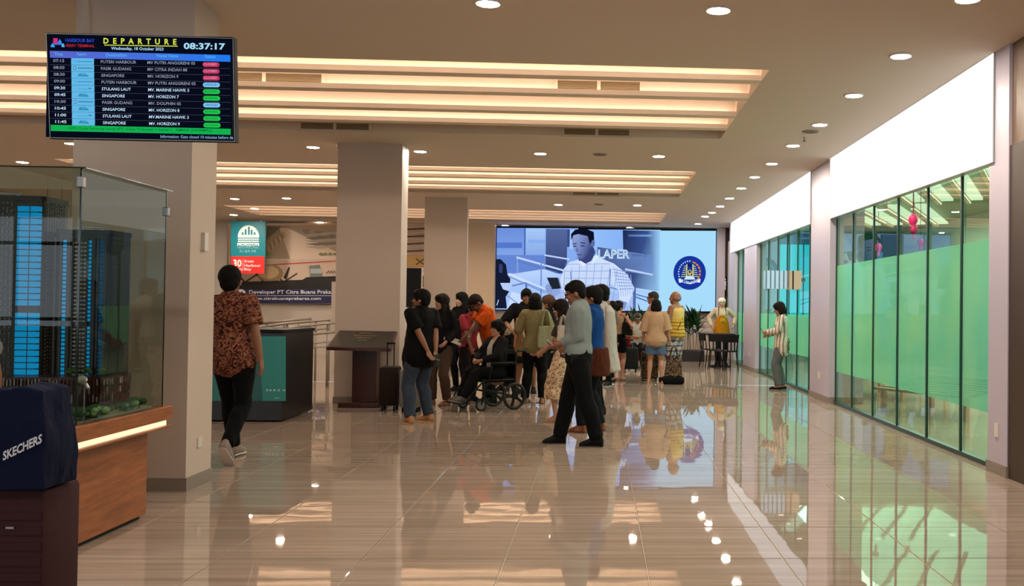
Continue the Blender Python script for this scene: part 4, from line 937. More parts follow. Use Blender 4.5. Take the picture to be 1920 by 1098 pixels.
def prof(z, w, fem, belly):
    K = [(.74, .150, .090, 0), (.82, .162, .105, 0), (.90, .168, .112, -.005), (.98, .155, .105, 0), (1.06, .138, .098, .005), (1.15, .142, .102, .005), (1.24, .158, .108, .004), (1.33, .170, .104, 0), (1.385, .166, .092, -.005), (1.425, .118, .074, -.006), (1.45, .070, .062, -.004)]
    for a, b in zip(K, K[1:]):
        if z <= b[0] or b is K[-1]:
            t = max(0, min(1, (z - a[0]) / (b[0] - a[0]))); r = [a[i] + (b[i] - a[i]) * t for i in (1, 2, 3)]; break
    rx, ry, cy = r
    if fem: rx *= .90; ry *= .95; rx *= 1 - .10 * math.exp(-((z - 1.08) / .08) ** 2); rx *= 1 + .10 * math.exp(-((z - .88) / .1) ** 2)
    if fem: ry += .018 * math.exp(-((z - 1.25) / .06) ** 2); cy += .012 * math.exp(-((z - 1.25) / .06) ** 2)
    bl = belly * math.exp(-((z - 1.05) / .14) ** 2); return rx * w + bl * .6, ry * w + bl, cy + bl * .5
class Person: pass
PEOPLE = []
def person(label, px, d, H, yaw, sk='tan', w=1.0, fem=False, belly=0, lean=0, side_lean=0, pel=(0, 0, None), feet=None, kneepole=None, hands=None, elbow=None, palm=None, curl=(.5, .5),
           head=(0, 0), hair='short', hc='black', top=None, bot=None, shoe=('shoe', '#111111'), vox=.010, group=None, glasses=False, x=None, tw=0):
    s = H / 1.70; X = at(px, 600, d).x if x is None else x
    r = root('person', (X, d, 0), label, 'person', group, math.radians(yaw))
    P = Person(); P.r = r; P.s = s; P.m = Matrix.Translation((X, d, 0)) @ Matrix.Rotation(math.radians(yaw), 4, 'Z')
    pz = pel[2] if pel[2] is not None else .90; PV = V3(pel[0], pel[1], pz)
    RM = Matrix.Rotation(-lean, 3, 'X') @ Matrix.Rotation(side_lean, 3, 'Y') @ Matrix.Rotation(math.radians(tw), 3, 'Z')
    def U(p): return (PV + RM @ (Vector(p) - V3(0, 0, .90))) * s
    fr = .92 if fem else 1.0
    hips = [(PV + V3(sx * .085, 0, -.01)) for sx in (-1, 1)]
    feet = feet or [(-.10, 0, .085, 0, 0), (.10, 0, .085, 0, 0)]   # x, y, z of ankle, toe-out degrees, pitch degrees
    knees, ankles, FM = [], [], []
    for i, f in enumerate(feet):
        k, a = ik(hips[i], V3(*f[:3]), .42, .41, V3(*(kneepole[i] if kneepole else (0, 1, .1)))); knees.append(k * s); ankles.append(a * s)
        FM.append(Matrix.Translation(a * s) @ Matrix.Rotation(math.radians(-f[3]), 4, 'Z') @ Matrix.Rotation(math.radians(f[4]), 4, 'X') @ Matrix.Scale(s, 4))
    sh = [U((sx * .178 * fr * w, -.005, 1.392)) for sx in (-1, 1)]
    hands = hands or [(-.25, .03, .78), (.25, .03, .78)]; elbow = elbow or [(-.3, -1, 0), (.3, -1, 0)]
    el, wr = [], []
    for i in (0, 1):
        e, q = ik(sh[i] / s, V3(*hands[i]), .275, .245, V3(*elbow[i])); el.append(e * s); wr.append(q * s)
    P.sh, P.el, P.wr, P.kn, P.an, P.U = sh, el, wr, knees, ankles, U
    palm = palm or [(1, 0, 0), (-1, 0, 0)]
    # ---- body: one continuous mesh
    bm = nb(); zs = [.80, .86, .92, 1.0, 1.08, 1.16, 1.24, 1.32, 1.38, 1.42, 1.45]
    pr_ = [prof(z, w, fem, belly) for z in zs]; upx = RM @ V3(1, 0, 0)
    tube(bm, [U((0, p[2], z)) for z, p in zip(zs, pr_)], [(p[0] * s, p[1] * s) for p in pr_], upx, 16)
    hy, hp = head; NK = U((0, -.002, 1.43)); HB = RM @ Matrix.Rotation(math.radians(hy), 3, 'Z') @ Matrix.Rotation(math.radians(hp), 3, 'X')
    HC = NK + (RM @ V3(0, .01, .038)) * s + HB @ V3(0, .012, .104) * s
    tube(bm, [NK - (RM @ V3(0, 0, .03)) * s, NK + (RM @ V3(0, 0, .03)) * s, HC - HB @ V3(0, .015, .05) * s], [.060 * s, .050 * s, .052 * s], upx, 10)
    HM = Matrix.Translation(HC) @ HB.to_4x4() @ Matrix.Scale(s * (1.06 if fem else 1.08), 4); P.HM = HM
    ell(bm, (0, -.012, .018), (.074, .094, .098), HM, 16); ell(bm, (0, .018, -.040), (.058, .064, .068), HM, 14); ell(bm, (0, .058, -.088), (.026, .024, .020), HM, 10)
    tube(bm, [HM @ V3(0, .082, .012), HM @ V3(0, .098, -.022)], [.009 * s, .014 * s], HB @ V3(1, 0, 0), 6)
    ell(bm, (0, .078, -.060), (.024, .012, .010), HM, 8)
    for sx in (-1, 1): ell(bm, (sx * .076, -.012, -.012), (.010, .018, .030), HM, 8); ell(bm, (sx * .036, .066, -.022), (.022, .018, .022), HM, 8)
    for i, sx in ((0, -1), (1, 1)):
        tube(bm, [U((sx * .06, -.01, 1.41)), sh[i] + (RM @ V3(-sx * .01, 0, 0)) * s], [.05 * s, .052 * w * s], (0, 1, 0), 8)
        m1 = sh[i].lerp(el[i], .45); aw = (.9 if fem else 1) * w
        tube(bm, [sh[i], m1, el[i]], [.052 * s * aw, .047 * s * aw, .038 * s * aw], (1, 0, 0), 10)
        tube(bm, [el[i], el[i].lerp(wr[i], .3), wr[i]], [.038 * s * aw, .039 * s * aw, .025 * s], (1, 0, 0), 10)
        hd = (wr[i] - el[i]).normalized(); hand(bm, wr[i], hd, Vector(palm[i]), s * (.93 if fem else 1), 1 if sx * 1 > 0 else 1, curl[i])
        h0 = hips[i] * s; k, a = knees[i], ankles[i]
        tube(bm, [h0, h0.lerp(k, .35), h0.lerp(k, .75), k], [.085 * s * w, .080 * s * w, .060 * s * w, .054 * s], (1, 0, 0), 12)
        bk = (k - a).normalized().cross(V3(1, 0, 0)); bk = bk if bk.y < 0 else -bk; BKV = globals().setdefault('_bk', {}); BKV[i] = bk
        tube(bm, [k, k.lerp(a, .3) + bk * .014 * s, k.lerp(a, .7), a], [.054 * s, .056 * s * w, .040 * s, .034 * s], (1, 0, 0), 10)
        footloft(bm, FM[i], True, .85)
    body = blob('body', bm, vox, skin(sk), r, 2); P.body = body
    # face
    ey = nb(); lp = nb(); br = nb()
    for sx in (-1, 1): ell(ey, (sx * .031, .0755, .010), (.0125, .006, .005), HM, 8); tube(br, [HM @ V3(sx * .015, .084, .030), HM @ V3(sx * .034, .082, .035), HM @ V3(sx * .050, .070, .029)], .0035 * s, n=5)
    obj('eyes', ey, EYEW, r, smooth=True); obj('eyebrows', br, HAIRM[hc if hc != 'gray' else 'gray'], r)
    ell(lp, (0, .0875, -.060), (.022, .006, .0055), HM, 8); obj('lips', lp, LIP, r, smooth=True)
    # hair
    if hair:
        bm = nb(); E = lambda c, q: ell(bm, c, q, HM, 14)
        if hair == 'short': E((0, -.022, .036), (.089, .104, .102)); E((0, .012, .072), (.074, .086, .058)); E((0, -.060, -.015), (.074, .054, .070))
        if hair == 'buzz': E((0, -.022, .034), (.083, .098, .097)); E((0, .008, .066), (.068, .080, .052)); E((0, -.058, -.010), (.070, .050, .062))
        if hair == 'bald': E((0, -.045, -.008), (.080, .070, .050))
        if hair in ('bob', 'curly', 'long', 'bun', 'tail'):
            E((0, -.020, .038), (.095, .108, .106)); E((0, .012, .072), (.078, .090, .062))
        if hair == 'bob': E((0, -.052, -.030), (.106, .078, .106)); E((-.078, -.010, -.036), (.030, .056, .088)); E((.078, -.010, -.036), (.030, .056, .088))
        if hair == 'curly':
            rr = random.Random(int(px)); 
            for k in range(26):
                a, b = rr.uniform(0, 2 * PI), rr.uniform(-.5, 1.4); E((.088 * math.cos(a) * math.cos(b), -.03 + .09 * math.sin(a) * math.cos(b) * (.6 if math.sin(a) > 0 else 1), .03 + .09 * math.sin(b)), (.034, .034, .034))
            E((0, -.06, -.03), (.09, .06, .09))
        if hair == 'long':
            L = .36
            tube(bm, [HM @ V3(0, -.045, .03), HM @ V3(0, -.075, -.10), HM @ V3(0, -.095, -.22), HM @ V3(0, -.085, -L)], [(.088 * s, .06 * s), (.095 * s, .055 * s), (.10 * s, .042 * s), (.07 * s, .025 * s)], HB @ V3(1, 0, 0), 12)
            for sx in (-1, 1): tube(bm, [HM @ V3(sx * .066, -.005, .03), HM @ V3(sx * .080, .0, -.07), HM @ V3(sx * .088, .012, -.18), HM @ V3(sx * .082, .02, -.28)], [(.022 * s, .045 * s), (.022 * s, .045 * s), (.024 * s, .038 * s), (.012 * s, .02 * s)], HB @ V3(1, 0, 0), 8)
        if hair == 'bun': E((0, -.05, -.01), (.078, .06, .07)); E((0, -.115, .04), (.040, .038, .040))
        if hair == 'tail': E((0, -.05, -.01), (.078, .06, .07)); tube(bm, [HM @ V3(0, -.10, .0), HM @ V3(0, -.125, -.09), HM @ V3(0, -.11, -.18)], [.03 * s, .03 * s, .012 * s], n=8)
        blob('hair', bm, .009 if vox < .009 else .011, HAIRM[hc], r, 1, .006 if hair != 'buzz' else .002, 40)
    if glasses:
        bm = nb()
        for sx in (-1, 1):
            t = nb(); torus(t, (0, 0, 0), .023, .0028, 'y', 14, 5)
            for v in t.verts: v.co = HM @ (V3(v.co.x * 1.15, v.co.y, v.co.z * .8) + V3(sx * .033, .092, .008))
            me = bpy.data.meshes.new('t'); t.to_mesh(me); bm.from_mesh(me); t.free(); bpy.data.meshes.remove(me)
            tube(bm, [HM @ V3(sx * .058, .088, .012), HM @ V3(sx * .078, -.01, .010)], .003 * s, n=5)
        tube(bm, [HM @ V3(-.01, .094, .012), HM @ V3(.01, .094, .012)], .003 * s, n=5); obj('glasses', bm, BLACK, r)
    # ---- top
    if top:
        m_, slv, hem = top[0], top[1], top[2]; inf = top[3] if len(top) > 3 else .016; flare = top[4] if len(top) > 4 else .0
        bm = nb(); n_ = 9; zz = [hem + (1.40 - hem) * k / n_ for k in range(n_ + 1)]
        if slv != 'tank': zz += [1.425, 1.445]
        rr = [prof(max(z, .76), w, fem, belly) for z in zz]
        cen = [U((0, q[2], z)) for z, q in zip(zz, rr)]
        sit = pz < .75
        if sit:
            for k, z in enumerate(zz):
                if z < .90: cen[k] = U((0, .0, .90)) + V3(0, .03, (z - .9) * .4) * s
        sz = [((q[0] + inf + flare * max(0, 1.2 - z)) * s, (q[1] + inf + flare * max(0, 1.2 - z)) * s) for z, q in zip(zz, rr)]
        if slv == 'tank': sz[-1] = (sz[-1][0] * .96, sz[-1][1] * .9)
        tube(bm, cen, sz, upx, 18, rnd=(slv != 'tank'))
        for i, sx in ((0, -1), (1, 1)):
            if slv == 'tank': tube(bm, [U((sx * .095, .07, 1.33)), U((sx * .10, 0, 1.445)), U((sx * .09, -.07, 1.33))], (.058 * s, .018 * s), (1, 0, 0), 6); continue
            aw = (.9 if fem else 1) * w
            tube(bm, [U((sx * .06, -.008, 1.405)), sh[i]], [.062 * s, (.058 * aw + inf) * s], (0, 1, 0), 10)
            if slv == 'short': e = sh[i].lerp(el[i], .78); tube(bm, [sh[i], sh[i].lerp(el[i], .4), e], [(.052 * aw + inf) * s, (.056 * aw + inf * 1.2) * s, (.050 * aw + inf * 1.6) * s], (1, 0, 0), 12, rnd=False)
            elif slv == 'half': e = el[i].lerp(wr[i], .12); tube(bm, [sh[i], el[i], e], [(.054 * aw + inf) * s, (.046 * aw + inf * 1.4) * s, (.046 * aw + inf * 1.8) * s], (1, 0, 0), 12, rnd=False)
            else:
                e = el[i].lerp(wr[i], .72 if slv == 'rolled' else .97)
                tube(bm, [sh[i], sh[i].lerp(el[i], .5), el[i]], [(.053 * aw + inf) * s, (.049 * aw + inf) * s, (.042 * aw + inf) * s], (1, 0, 0), 12); tube(bm, [el[i], el[i].lerp(wr[i], .35), e], [(.042 * aw + inf) * s, (.042 * aw + inf) * s, (.030 * aw + inf * .9) * s], (1, 0, 0), 12, rnd=False)
        P.top = blob('shirt', bm, max(vox, .0105), m_, r, 3, .007, 11)
        if len(top) > 5 and top[5] == 'collar':
            bm = nb(); c = U((0, -.002, 1.452)); torus(bm, (0, 0, 0), .064 * s, .014 * s, 'z', 16, 6)
            for v in bm.verts: v.co = c + RM @ v.co
            obj('collar', bm, m_, r, smooth=True)
            bm = nb()
            for sx in (-1, 1): tube(bm, [U((sx * .035, .062, 1.45)), U((sx * .055, .088, 1.405))], [(.022 * s, .006 * s), (.008 * s, .004 * s)], upx, 6)
            obj('collar_point', bm, m_, r, smooth=True)
    # ---- bottom
    if bot:
        kind, m_ = bot[0], bot[1]; inf = bot[2] if len(bot) > 2 else .012; bm = nb(); top_z = 1.0
        if kind in ('trousers', 'jeans', 'shorts', 'midshorts'):
            zz = [.84, .88, .94, top_z]; rr = [prof(z, w, fem, belly) for z in zz]; sit = pz < .75
            tube(bm, [PV * s + V3(0, q[2] * s, (z - .90) * s) if sit else U((0, q[2], z)) if abs(lean) < .15 else (PV + V3(0, q[2] + (z - .9) * math.sin(lean) * .8, z - .90)) * s for z, q in zip(zz, rr)], [((q[0] + inf * .7 + .005) * s, (q[1] + inf * .7 + .009) * s) for q in rr], (1, 0, 0), 18, rnd=False)
            for i in (0, 1):
                h0 = hips[i] * s; k, a = knees[i], ankles[i]
                th = [(.090 * w + inf) * s, (.083 * w + inf) * s, (.064 * w + inf) * s, (.058 * w + inf) * s]
                if kind == 'shorts': tube(bm, [h0, h0.lerp(k, .35), h0.lerp(k, .66)], [th[0], th[1] + .006, th[1] + .012], (1, 0, 0), 14, rnd=False)
                elif kind == 'midshorts': tube(bm, [h0, h0.lerp(k, .4), h0.lerp(k, .98)], [th[0], th[1] + .004, th[2] + .028], (1, 0, 0), 14, rnd=False)
                else:
                    tube(bm, [h0, h0.lerp(k, .35), h0.lerp(k, .75), k], th, (1, 0, 0), 14)
                    an = a + (k - a).normalized() * .0 * s
                    tube(bm, [k, k.lerp(a, .3) + _bk[i] * .012 * s, k.lerp(a, .75), an], [th[3], (.059 * w + inf) * s, (.046 * w + inf * 1.1) * s, (.043 * w + inf * 1.1) * s], (1, 0, 0), 14, rnd=False)
            P.bot = blob('trousers' if kind in ('trousers', 'jeans') else 'shorts', bm, max(vox, .0105), m_, r, 3, .006, 12, zmin=.03 * s)
        if kind == 'skirt':
            km = (knees[0] + knees[1]) / 2; bot_ = km + V3(0, 0, -.16 * s)
            tube(bm, [U((0, 0, 1.0)), PV * s + V3(0, 0, -.02), km.lerp(PV * s, .4), km, bot_], [(.15 * s, .11 * s), (.18 * s, .125 * s), (.19 * s, .14 * s), (.19 * s, .15 * s), (.20 * s, .16 * s)], (1, 0, 0), 18, rnd=False); blob('skirt', bm, .012, m_, r, 2, .016, 12)
    # ---- shoes
    if shoe:
        kind, c = shoe[:2]; sm = mat('footwear_' + c.lstrip('#'), c, .65, spec=.15); wt = mat('sole_' + (shoe[2] if len(shoe) > 2 else c).lstrip('#'), shoe[2] if len(shoe) > 2 else c, .6)
        for i in (0, 1):
            if kind in ('shoe', 'sneaker', 'flat'):
                tp_ = {'shoe': (.0, .035, .045, .02, -.015, -.035, -.052), 'sneaker': (.0, .03, .04, .02, -.008, -.03, -.05), 'flat': (-.02, -.015, -.025, -.03, -.02, -.035, -.052)}[kind]
                o = obj('shoe', footloft(nb(), FM[i], True, 1.12, -.0805, tp_), sm, r, smooth=True); obj('sole', footloft(nb(), FM[i] @ Matrix.Translation((0, .003, -.001)) , False, 1.2, -.083), wt, o)
            else:
                o = obj('sandal', footloft(nb(), FM[i] @ Matrix.Translation((0, .003, -.004)), False, 1.16, -.082), wt, r); bm = nb()
                for yy, hh in ((.09, .022), (.12, .012), (-.02, .045)):
                    tube(bm, [FM[i] @ V3(.042, yy, -.07), FM[i] @ V3(.03, yy, -.07 + hh + .018), FM[i] @ V3(0, yy, -.062 + hh + .02), FM[i] @ V3(-.03, yy, -.07 + hh + .018), FM[i] @ V3(-.042, yy, -.07)], (.012 * s, .004 * s), (0, 1, 0), 6)
                obj('strap', bm, sm, o)
    PEOPLE.append(P); return P
def phone(label, P, side, size=(.075, .15), tiltd=(0, 0, 0), off=(0, .03, .03), col='#0d0d10'):
    w_ = P.wr[side]; hd = (w_ - P.el[side]).normalized(); p = P.m @ (w_ + hd * .10 + Vector(off)); rz = P.r.rotation_euler.z
    r = root('phone', p, label, 'phone'); r.rotation_euler = (tiltd[0], tiltd[1], rz + tiltd[2])
    obj('case', boxb(-size[0] / 2, size[0] / 2, -.005, .005, -size[1] / 2, size[1] / 2, bev=.003), mat('phone_case_' + col[1:], col, .3), r)
    obj('phone_screen', boxb(-size[0] / 2 + .004, size[0] / 2 - .004, -.0062, -.005, -size[1] / 2 + .006, size[1] / 2 - .006), mat('phone_glass', '#1c2430', .1), r); return r
# patterned cloth
def patterned(name, fn, rough=.85):
    q = Mat(name); fn(q); q.set(rough=rough, spec=.2); MATS[name] = q.m; return q.m
def f_batik(q):
    co = q.coord('Object'); n = q.noise(co, 11, 3, .55, 2.6); n2 = q.noise(co, 22, 2, .5, 3.0)
    a = q.ramp(n, [(.0, '#24100e'), (.44, '#3c1a16'), (.47, '#8f5a44'), (.53, '#a9785c'), (.57, '#6a3028'), (.7, '#481e18')]); b = q.ramp(n2, [(.45, '#ffffff'), (.5, '#7a4636')])
    q.set(col=q.mix(.45, a, b, 'MULTIPLY')); q.bump(q.noise(co, 8), .4, .03)
BATIK = patterned('batik_floral_cloth', f_batik)
def f_plaid(q):
    co = q.coord('Object'); sx = q.add('ShaderNodeSeparateXYZ'); q.L(co, sx.inputs[0])
    def st(o, s, d): return q.math('LESS_THAN', q.math('FRACT', q.math('MULTIPLY', o, s)), d)
    h = q.math('ADD', sx.outputs[0], q.math('MULTIPLY', sx.outputs[1], .8))
    a = q.math('ADD', st(h, 11, .42), st(sx.outputs[2], 10, .40)); a = q.math('ADD', a, q.math('MULTIPLY', q.math('ADD', st(h, 23, .15), st(sx.outputs[2], 21, .15)), .5))
    q.set(col=q.ramp(q.math('DIVIDE', a, 3), [(0, '#b9b3b0'), (.33, '#77747c'), (.66, '#3c3a44'), (1, '#1a1a22')]))
PLAID = patterned('plaid_shorts_cloth', f_plaid)
def f_stripe(q):
    co = q.coord('Object'); sx = q.add('ShaderNodeSeparateXYZ'); q.L(co, sx.inputs[0]); h = q.math('ADD', q.math('MULTIPLY', sx.outputs[1], 1.0), q.math('MULTIPLY', sx.outputs[0], .35))
    f = q.math('FRACT', q.math('MULTIPLY', h, 15)); q.set(col=q.ramp(f, [(0, '#cdbfae'), (.58, '#4a3a34'), (.72, '#bda893'), (.8, '#2d2523'), (.9, '#cdbfae')], 'CONSTANT')); q.bump(q.noise(co, 9), .4, .03)
STRIPE = patterned('striped_blouse_cloth', f_stripe)
def f_leo(q):
    co = q.coord('Object'); v = q.add('ShaderNodeTexVoronoi'); v.inputs['Scale'].default_value = 34; q.L(co, v.inputs['Vector'])
    q.set(col=q.ramp(q.math('ADD', v.outputs['Distance'], q.math('MULTIPLY', q.noise(co, 40, 2), .25)), [(.0, '#4a3424'), (.28, '#0c0807'), (.52, '#8a6c50'), (.66, '#17100c')], 'CONSTANT'))
LEO = patterned('leopard_print', f_leo)
def f_flor(q):
    co = q.coord('Object'); q.set(col=q.ramp(q.noise(co, 24, 2, .5, 2), [(.0, '#d6bfa2'), (.52, '#d2b896'), (.56, '#8a5a44'), (.62, '#5c3c34'), (.7, '#c9a98a')])); q.bump(q.noise(co, 8), .4, .03)
FLOR = patterned('floral_skirt_cloth', f_flor)
def f_denim(c):
    def g(q):
        co = q.coord('Object'); q.set(col=q.mix(q.math('MULTIPLY', q.noise(co, 5, 4), .8), c, tuple(v * .35 for v in lin(c)[:3]))); q.bump(q.noise(co, 10), .5, .03)
    return g
JEANS = patterned('dark_blue_jeans', f_denim('#3a4454')); DSH = patterned('light_denim', f_denim('#56708c'))
def f_tie(q):
    co = q.coord('Object'); sx = q.add('ShaderNodeSeparateXYZ'); q.L(co, sx.inputs[0])
    a = q.math('SUBTRACT', q.math('DIVIDE', sx.outputs[2], 1.0), q.math('MULTIPLY', q.noise(co, 6), .06)); c = q.ramp(a, [(.0, '#b08a2e'), (1.12, '#b89438'), (1.13, '#b89438')])
    w_ = q.math('SINE', q.math('MULTIPLY', q.math('ADD', sx.outputs[2], q.math('MULTIPLY', q.noise(co, 5), .05)), 90)); q.set(col=q.mix(q.math('MULTIPLY', q.math('GREATER_THAN', w_, .75), q.math('LESS_THAN', sx.outputs[2], 1.22)), q.mix(q.math('GREATER_THAN', sx.outputs[2], 1.25), '#c09a3a', '#c8a860'), '#5a4424'))
YTANK = patterned('yellow_striped_tank_cloth', f_tie)
BK = cloth('black_cloth', '#0a0a0c'); BK2 = cloth('black_trouser_cloth', '#0a0b0d'); CH = cloth('charcoal_cloth', '#121114')
# ---- the individual people
pA = person('man in a brown batik shirt and black trousers walking away beside the near column', 440, 9.05, 1.77, -4, 'tan', .98, side_lean=-.07, feet=[(-.10, .26, .085, 0, 0), (.09, -.30, .185, 0, -48)], hands=[(-.24, .12, .80), (.27, -.06, .84)],
            head=(10, 0), hair='short', top=(BATIK, 'short', .84, .018, .05), bot=('trousers', BK2, .014), shoe=('sneaker', '#8c8078', '#d8d2cc'), vox=.008, palm=[(1, 0, 0), (-1, 0, 0)])
pB = person('man in black shirt and jeans with hands clasped behind his back, left of the wheelchair', 790, 12.1, 1.63, 52, 'tan', 1.08, belly=.03, feet=[(-.16, 0, .085, 20, 0), (.15, .0, .085, -15, 0)], hands=[(-.05, -.23, .86), (.06, -.22, .84)], elbow=[(-1, -.5, 0), (1, -.5, 0)],
            head=(30, 2), hair='short', top=(BK, 'short', .80, .024, .08), bot=('jeans', JEANS, .022), shoe=('shoe', '#b08058', '#c8a070'), vox=.008, palm=[(0, -1, 0), (0, -1, 0)])
phone('dark phone held behind the back of the man in black', pB, 1, off=(0, -.03, -.02))
pC = person('young woman with long dark hair, black hoodie and brown trousers', 829, 14.3, 1.60, 158, 'light', .95, True, feet=[(-.11, 0, .085, 10, 0), (.12, .05, .085, -10, 0)], hands=[(-.16, .14, .98), (.2, .12, .92)], head=(-30, 0), hair='long', hc='dark_brown', top=(CH, 'long', .82, .028, .05), bot=('trousers', cloth('brown_trouser_cloth', '#4c3a30'), .026), shoe=('sandal', '#8a4a3c', '#5a3026'))
def chest_print(P, pts, m, w_=.006):
    b = nb()
    for a_, b_ in pts: tube(b, [P.U((a_[0], a_[1], a_[2])), P.U((b_[0], b_[1], b_[2]))], (w_, w_), n=4)
    obj('shirt_print', b, m, P.r)
PRT = mat('white_shirt_print', '#a8a4a0', .7)
chest_print(pC, [((x, .148, 1.27), (x + dx, .148, 1.225)) for x, dx in ((-.06, .01), (-.035, -.01), (-.01, .01), (.02, -.01), (.035, .012), (.06, -.012))], PRT)
pD = person('teenager with long black hair and black printed t-shirt behind the pink shirt', 866, 16.6, 1.66, 150, 'pale', .92, True, head=(-15, 0), hair='long', top=(BK, 'short', .84, .022), bot=('trousers', BK2), group=None)
chest_print(pD, [((-.05, .132, 1.27), (-.02, .135, 1.29)), ((-.02, .135, 1.29), (.0, .135, 1.26)), ((.0, .135, 1.26), (.04, .133, 1.285)), ((-.04, .135, 1.24), (.05, .135, 1.25))], PRT, .004)
pE = person('woman with glasses and bun in a coral red t-shirt', 879, 14.9, 1.53, 225, 'light', 1.0, True, lean=.12, hands=[(-.12, .30, .86), (.14, .28, .86)], head=(0, -18), hair='tail', hc='dark_brown', glasses=True, top=(cloth('coral_tshirt_cloth', '#a83a44'), 'short', .82, .02), bot=('trousers', cloth('dark_pattern_cloth', '#241c1c')), feet=[(-.1, 0, .085, 0, 0), (.1, 0, .085, 0, 0)])
pF = person('man in an orange polo shirt bending over beside the wheelchair', 921, 14.55, 1.70, 118, 'brown', 1.05, belly=.02, lean=.42, pel=(0, -.08, .90), hands=[(-.06, .52, .88), (-.30, .50, .86)], elbow=[(-.5, -.3, -1), (.5, -.3, -1)], head=(0, -22), hair='buzz', hc='dark_brown', top=(cloth('orange_polo_cloth', '#c24e12'), 'short', .86, .02, 0, 'collar'), bot=('trousers', BK2))
# wheelchair and its occupant
WX, WD, WY = at(919, 760, 13.7).x, 13.75, 128
wc = root('wheelchair', (WX, WD, 0), 'black folding wheelchair with a woman sitting in it', 'wheelchair', None, math.radians(WY))
RUB = mat('black_rubber', '#0a0a0a', .7); GMT = mat('gray_wheel_hub', '#6f6a66', .4)
for sx in (-1, 1):
    bm = nb(); torus(bm, (sx * .27, -.22, .19), .17, .024, 'x', 24, 6); wh = obj('rear_wheel', bm, RUB, wc, smooth=True)
    bm = nb()
    for k in range(5): a = 2 * PI * k / 5; tube(bm, [(sx * .27, -.22, .19), (sx * .27, -.22 + .16 * math.cos(a), .19 + .16 * math.sin(a))], (.012, .022), (1, 0, 0), 6)
    disc(bm, (sx * .27, -.22, .19), .045, .04, 14, 'x'); obj('spokes', bm, BLACK, wh)
    bm = nb(); torus(bm, (sx * .24, .30, .09), .07, .019, 'x', 18, 6); cw = obj('front_caster', bm, RUB, wc, smooth=True); bm = nb(); disc(bm, (sx * .24, .30, .09), .06, .02, 14, 'x'); obj('hub', bm, GMT, cw)
    obj('caster_fork', tube(nb(), [(sx * .24, .30, .09), (sx * .275, .28, .2), (sx * .24, .26, .44)], .012, n=6), DKM, wc)
    bm = nb(); T = lambda *p: tube(bm, p, .013, n=8)
    T((sx * .24, -.24, .30), (sx * .24, -.26, .80), (sx * .24, -.31, .82)); T((sx * .24, -.24, .42), (sx * .24, .26, .42), (sx * .22, .42, .26), (sx * .2, .50, .13)); T((sx * .24, -.22, .19), (sx * .24, .26, .30)); T((sx * .24, -.24, .64), (sx * .24, .12, .64), (sx * .24, .18, .42))
    obj('side_frame', bm, DKM, wc, smooth=True)
    obj('armrest', boxb(sx * .24 - .03, sx * .24 + .03, -.22, .14, .64, .67, bev=.01), BLACK, wc); obj('footrest', boxb(min(sx * .04, sx * .2), max(sx * .04, sx * .2), .44, .62, .11, .125, bev=.005), BLACK, wc)
    obj('push_handle', tube(nb(), [(sx * .24, -.30, .82), (sx * .24, -.38, .82)], .02, n=8), RUB, wc)
obj('seat', boxb(-.23, .23, -.24, .24, .39, .43, bev=.012), BK, wc); obj('backrest', boxb(-.23, .23, -.27, -.24, .44, .78, bev=.01), BK, wc)
pG = person('woman with curly black hair and glasses sitting in the wheelchair', 0, WD, 1.58, WY, 'light', 1.08, True, belly=.03, x=WX, pel=(0, -.10, .53), feet=[(-.10, .52, .205, 0, 10), (.10, .46, .20, 0, 10)], kneepole=[(0, 1, 1), (0, 1, 1)], hands=[(-.08, .22, .74), (.10, .22, .73)], elbow=[(-1, -.3, -.4), (1, -.3, -.4)],
            head=(8, 5), hair='curly', glasses=True, top=(cloth('white_top_cloth', '#a8a59a'), 'tank', .84, .008), bot=('trousers', BK, .02), shoe=('sneaker', '#57514e', '#8a8682'), curl=(.9, .9))
# cardigan: separate open garment
bm = nb(); U = pG.U; s_ = pG.s
for sx, i in ((-1, 0), (1, 1)):
    tube(bm, [U((sx * .10, .03, .92)), U((sx * .115, .03, 1.15)), U((sx * .115, .02, 1.33)), U((sx * .09, -.02, 1.42))], [(.085, .12), (.08, .125), (.085, .115), (.06, .07)], (1, 0, 0), 12)
    tube(bm, [pG.sh[i], pG.el[i]], [.072, .062], (1, 0, 0), 12); tube(bm, [pG.el[i], pG.el[i].lerp(pG.wr[i], .9)], [.062, .048], (1, 0, 0), 12, rnd=False)
tube(bm, [U((0, -.05, .92)), U((0, -.05, 1.38))], [(.16, .09), (.14, .08)], (1, 0, 0), 14); blob('cardigan', bm, .011, CH, pG.r, 3, .006, 12)
wt = mat('paper_white', '#c8c2b8', .6)
hp = pF.m @ pF.wr[0]; r = root('paper_sheet', hp + Vector((-.16, -.05, -.02)), 'white paper sheet held out by the man in orange', 'paper'); r.rotation_euler = (.5, .35, .3); obj('sheet', boxb(-.13, .13, -.08, .08, -.001, .001), wt, r)
bm = nb(); tube(bm, [(0, 0, 0), (.0, 0, .03)], [.085, .07], n=14); r = root('straw_hat', pE.m @ V3(-.24, .22, .95), 'small cream hat hanging in front of the coral t-shirt', 'hat'); obj('hat_crown', bm, mat('cream_straw', '#c2ae90', .8), r, smooth=True); obj('hat_brim', disc(nb(), (0, 0, -.015), .14, .01, 20), MATS['cream_straw'], r)
pH = person('man with glasses in a black shirt and shorts facing the olive t-shirt', 986, 16.3, 1.73, 196, 'tan', 1.1, belly=.03, hands=[(.02, .32, 1.10), (.26, .20, 1.02)], elbow=[(-1, -.4, -.5), (1, -.4, -.5)], feet=[(-.14, 0, .085, 10, 0), (.14, 0, .085, -10, 0)], head=(-8, -4), hair='short', glasses=True, top=(BK, 'half', .80, .026), bot=('midshorts', BK2, .02), shoe=('shoe', '#0d0d0d'))
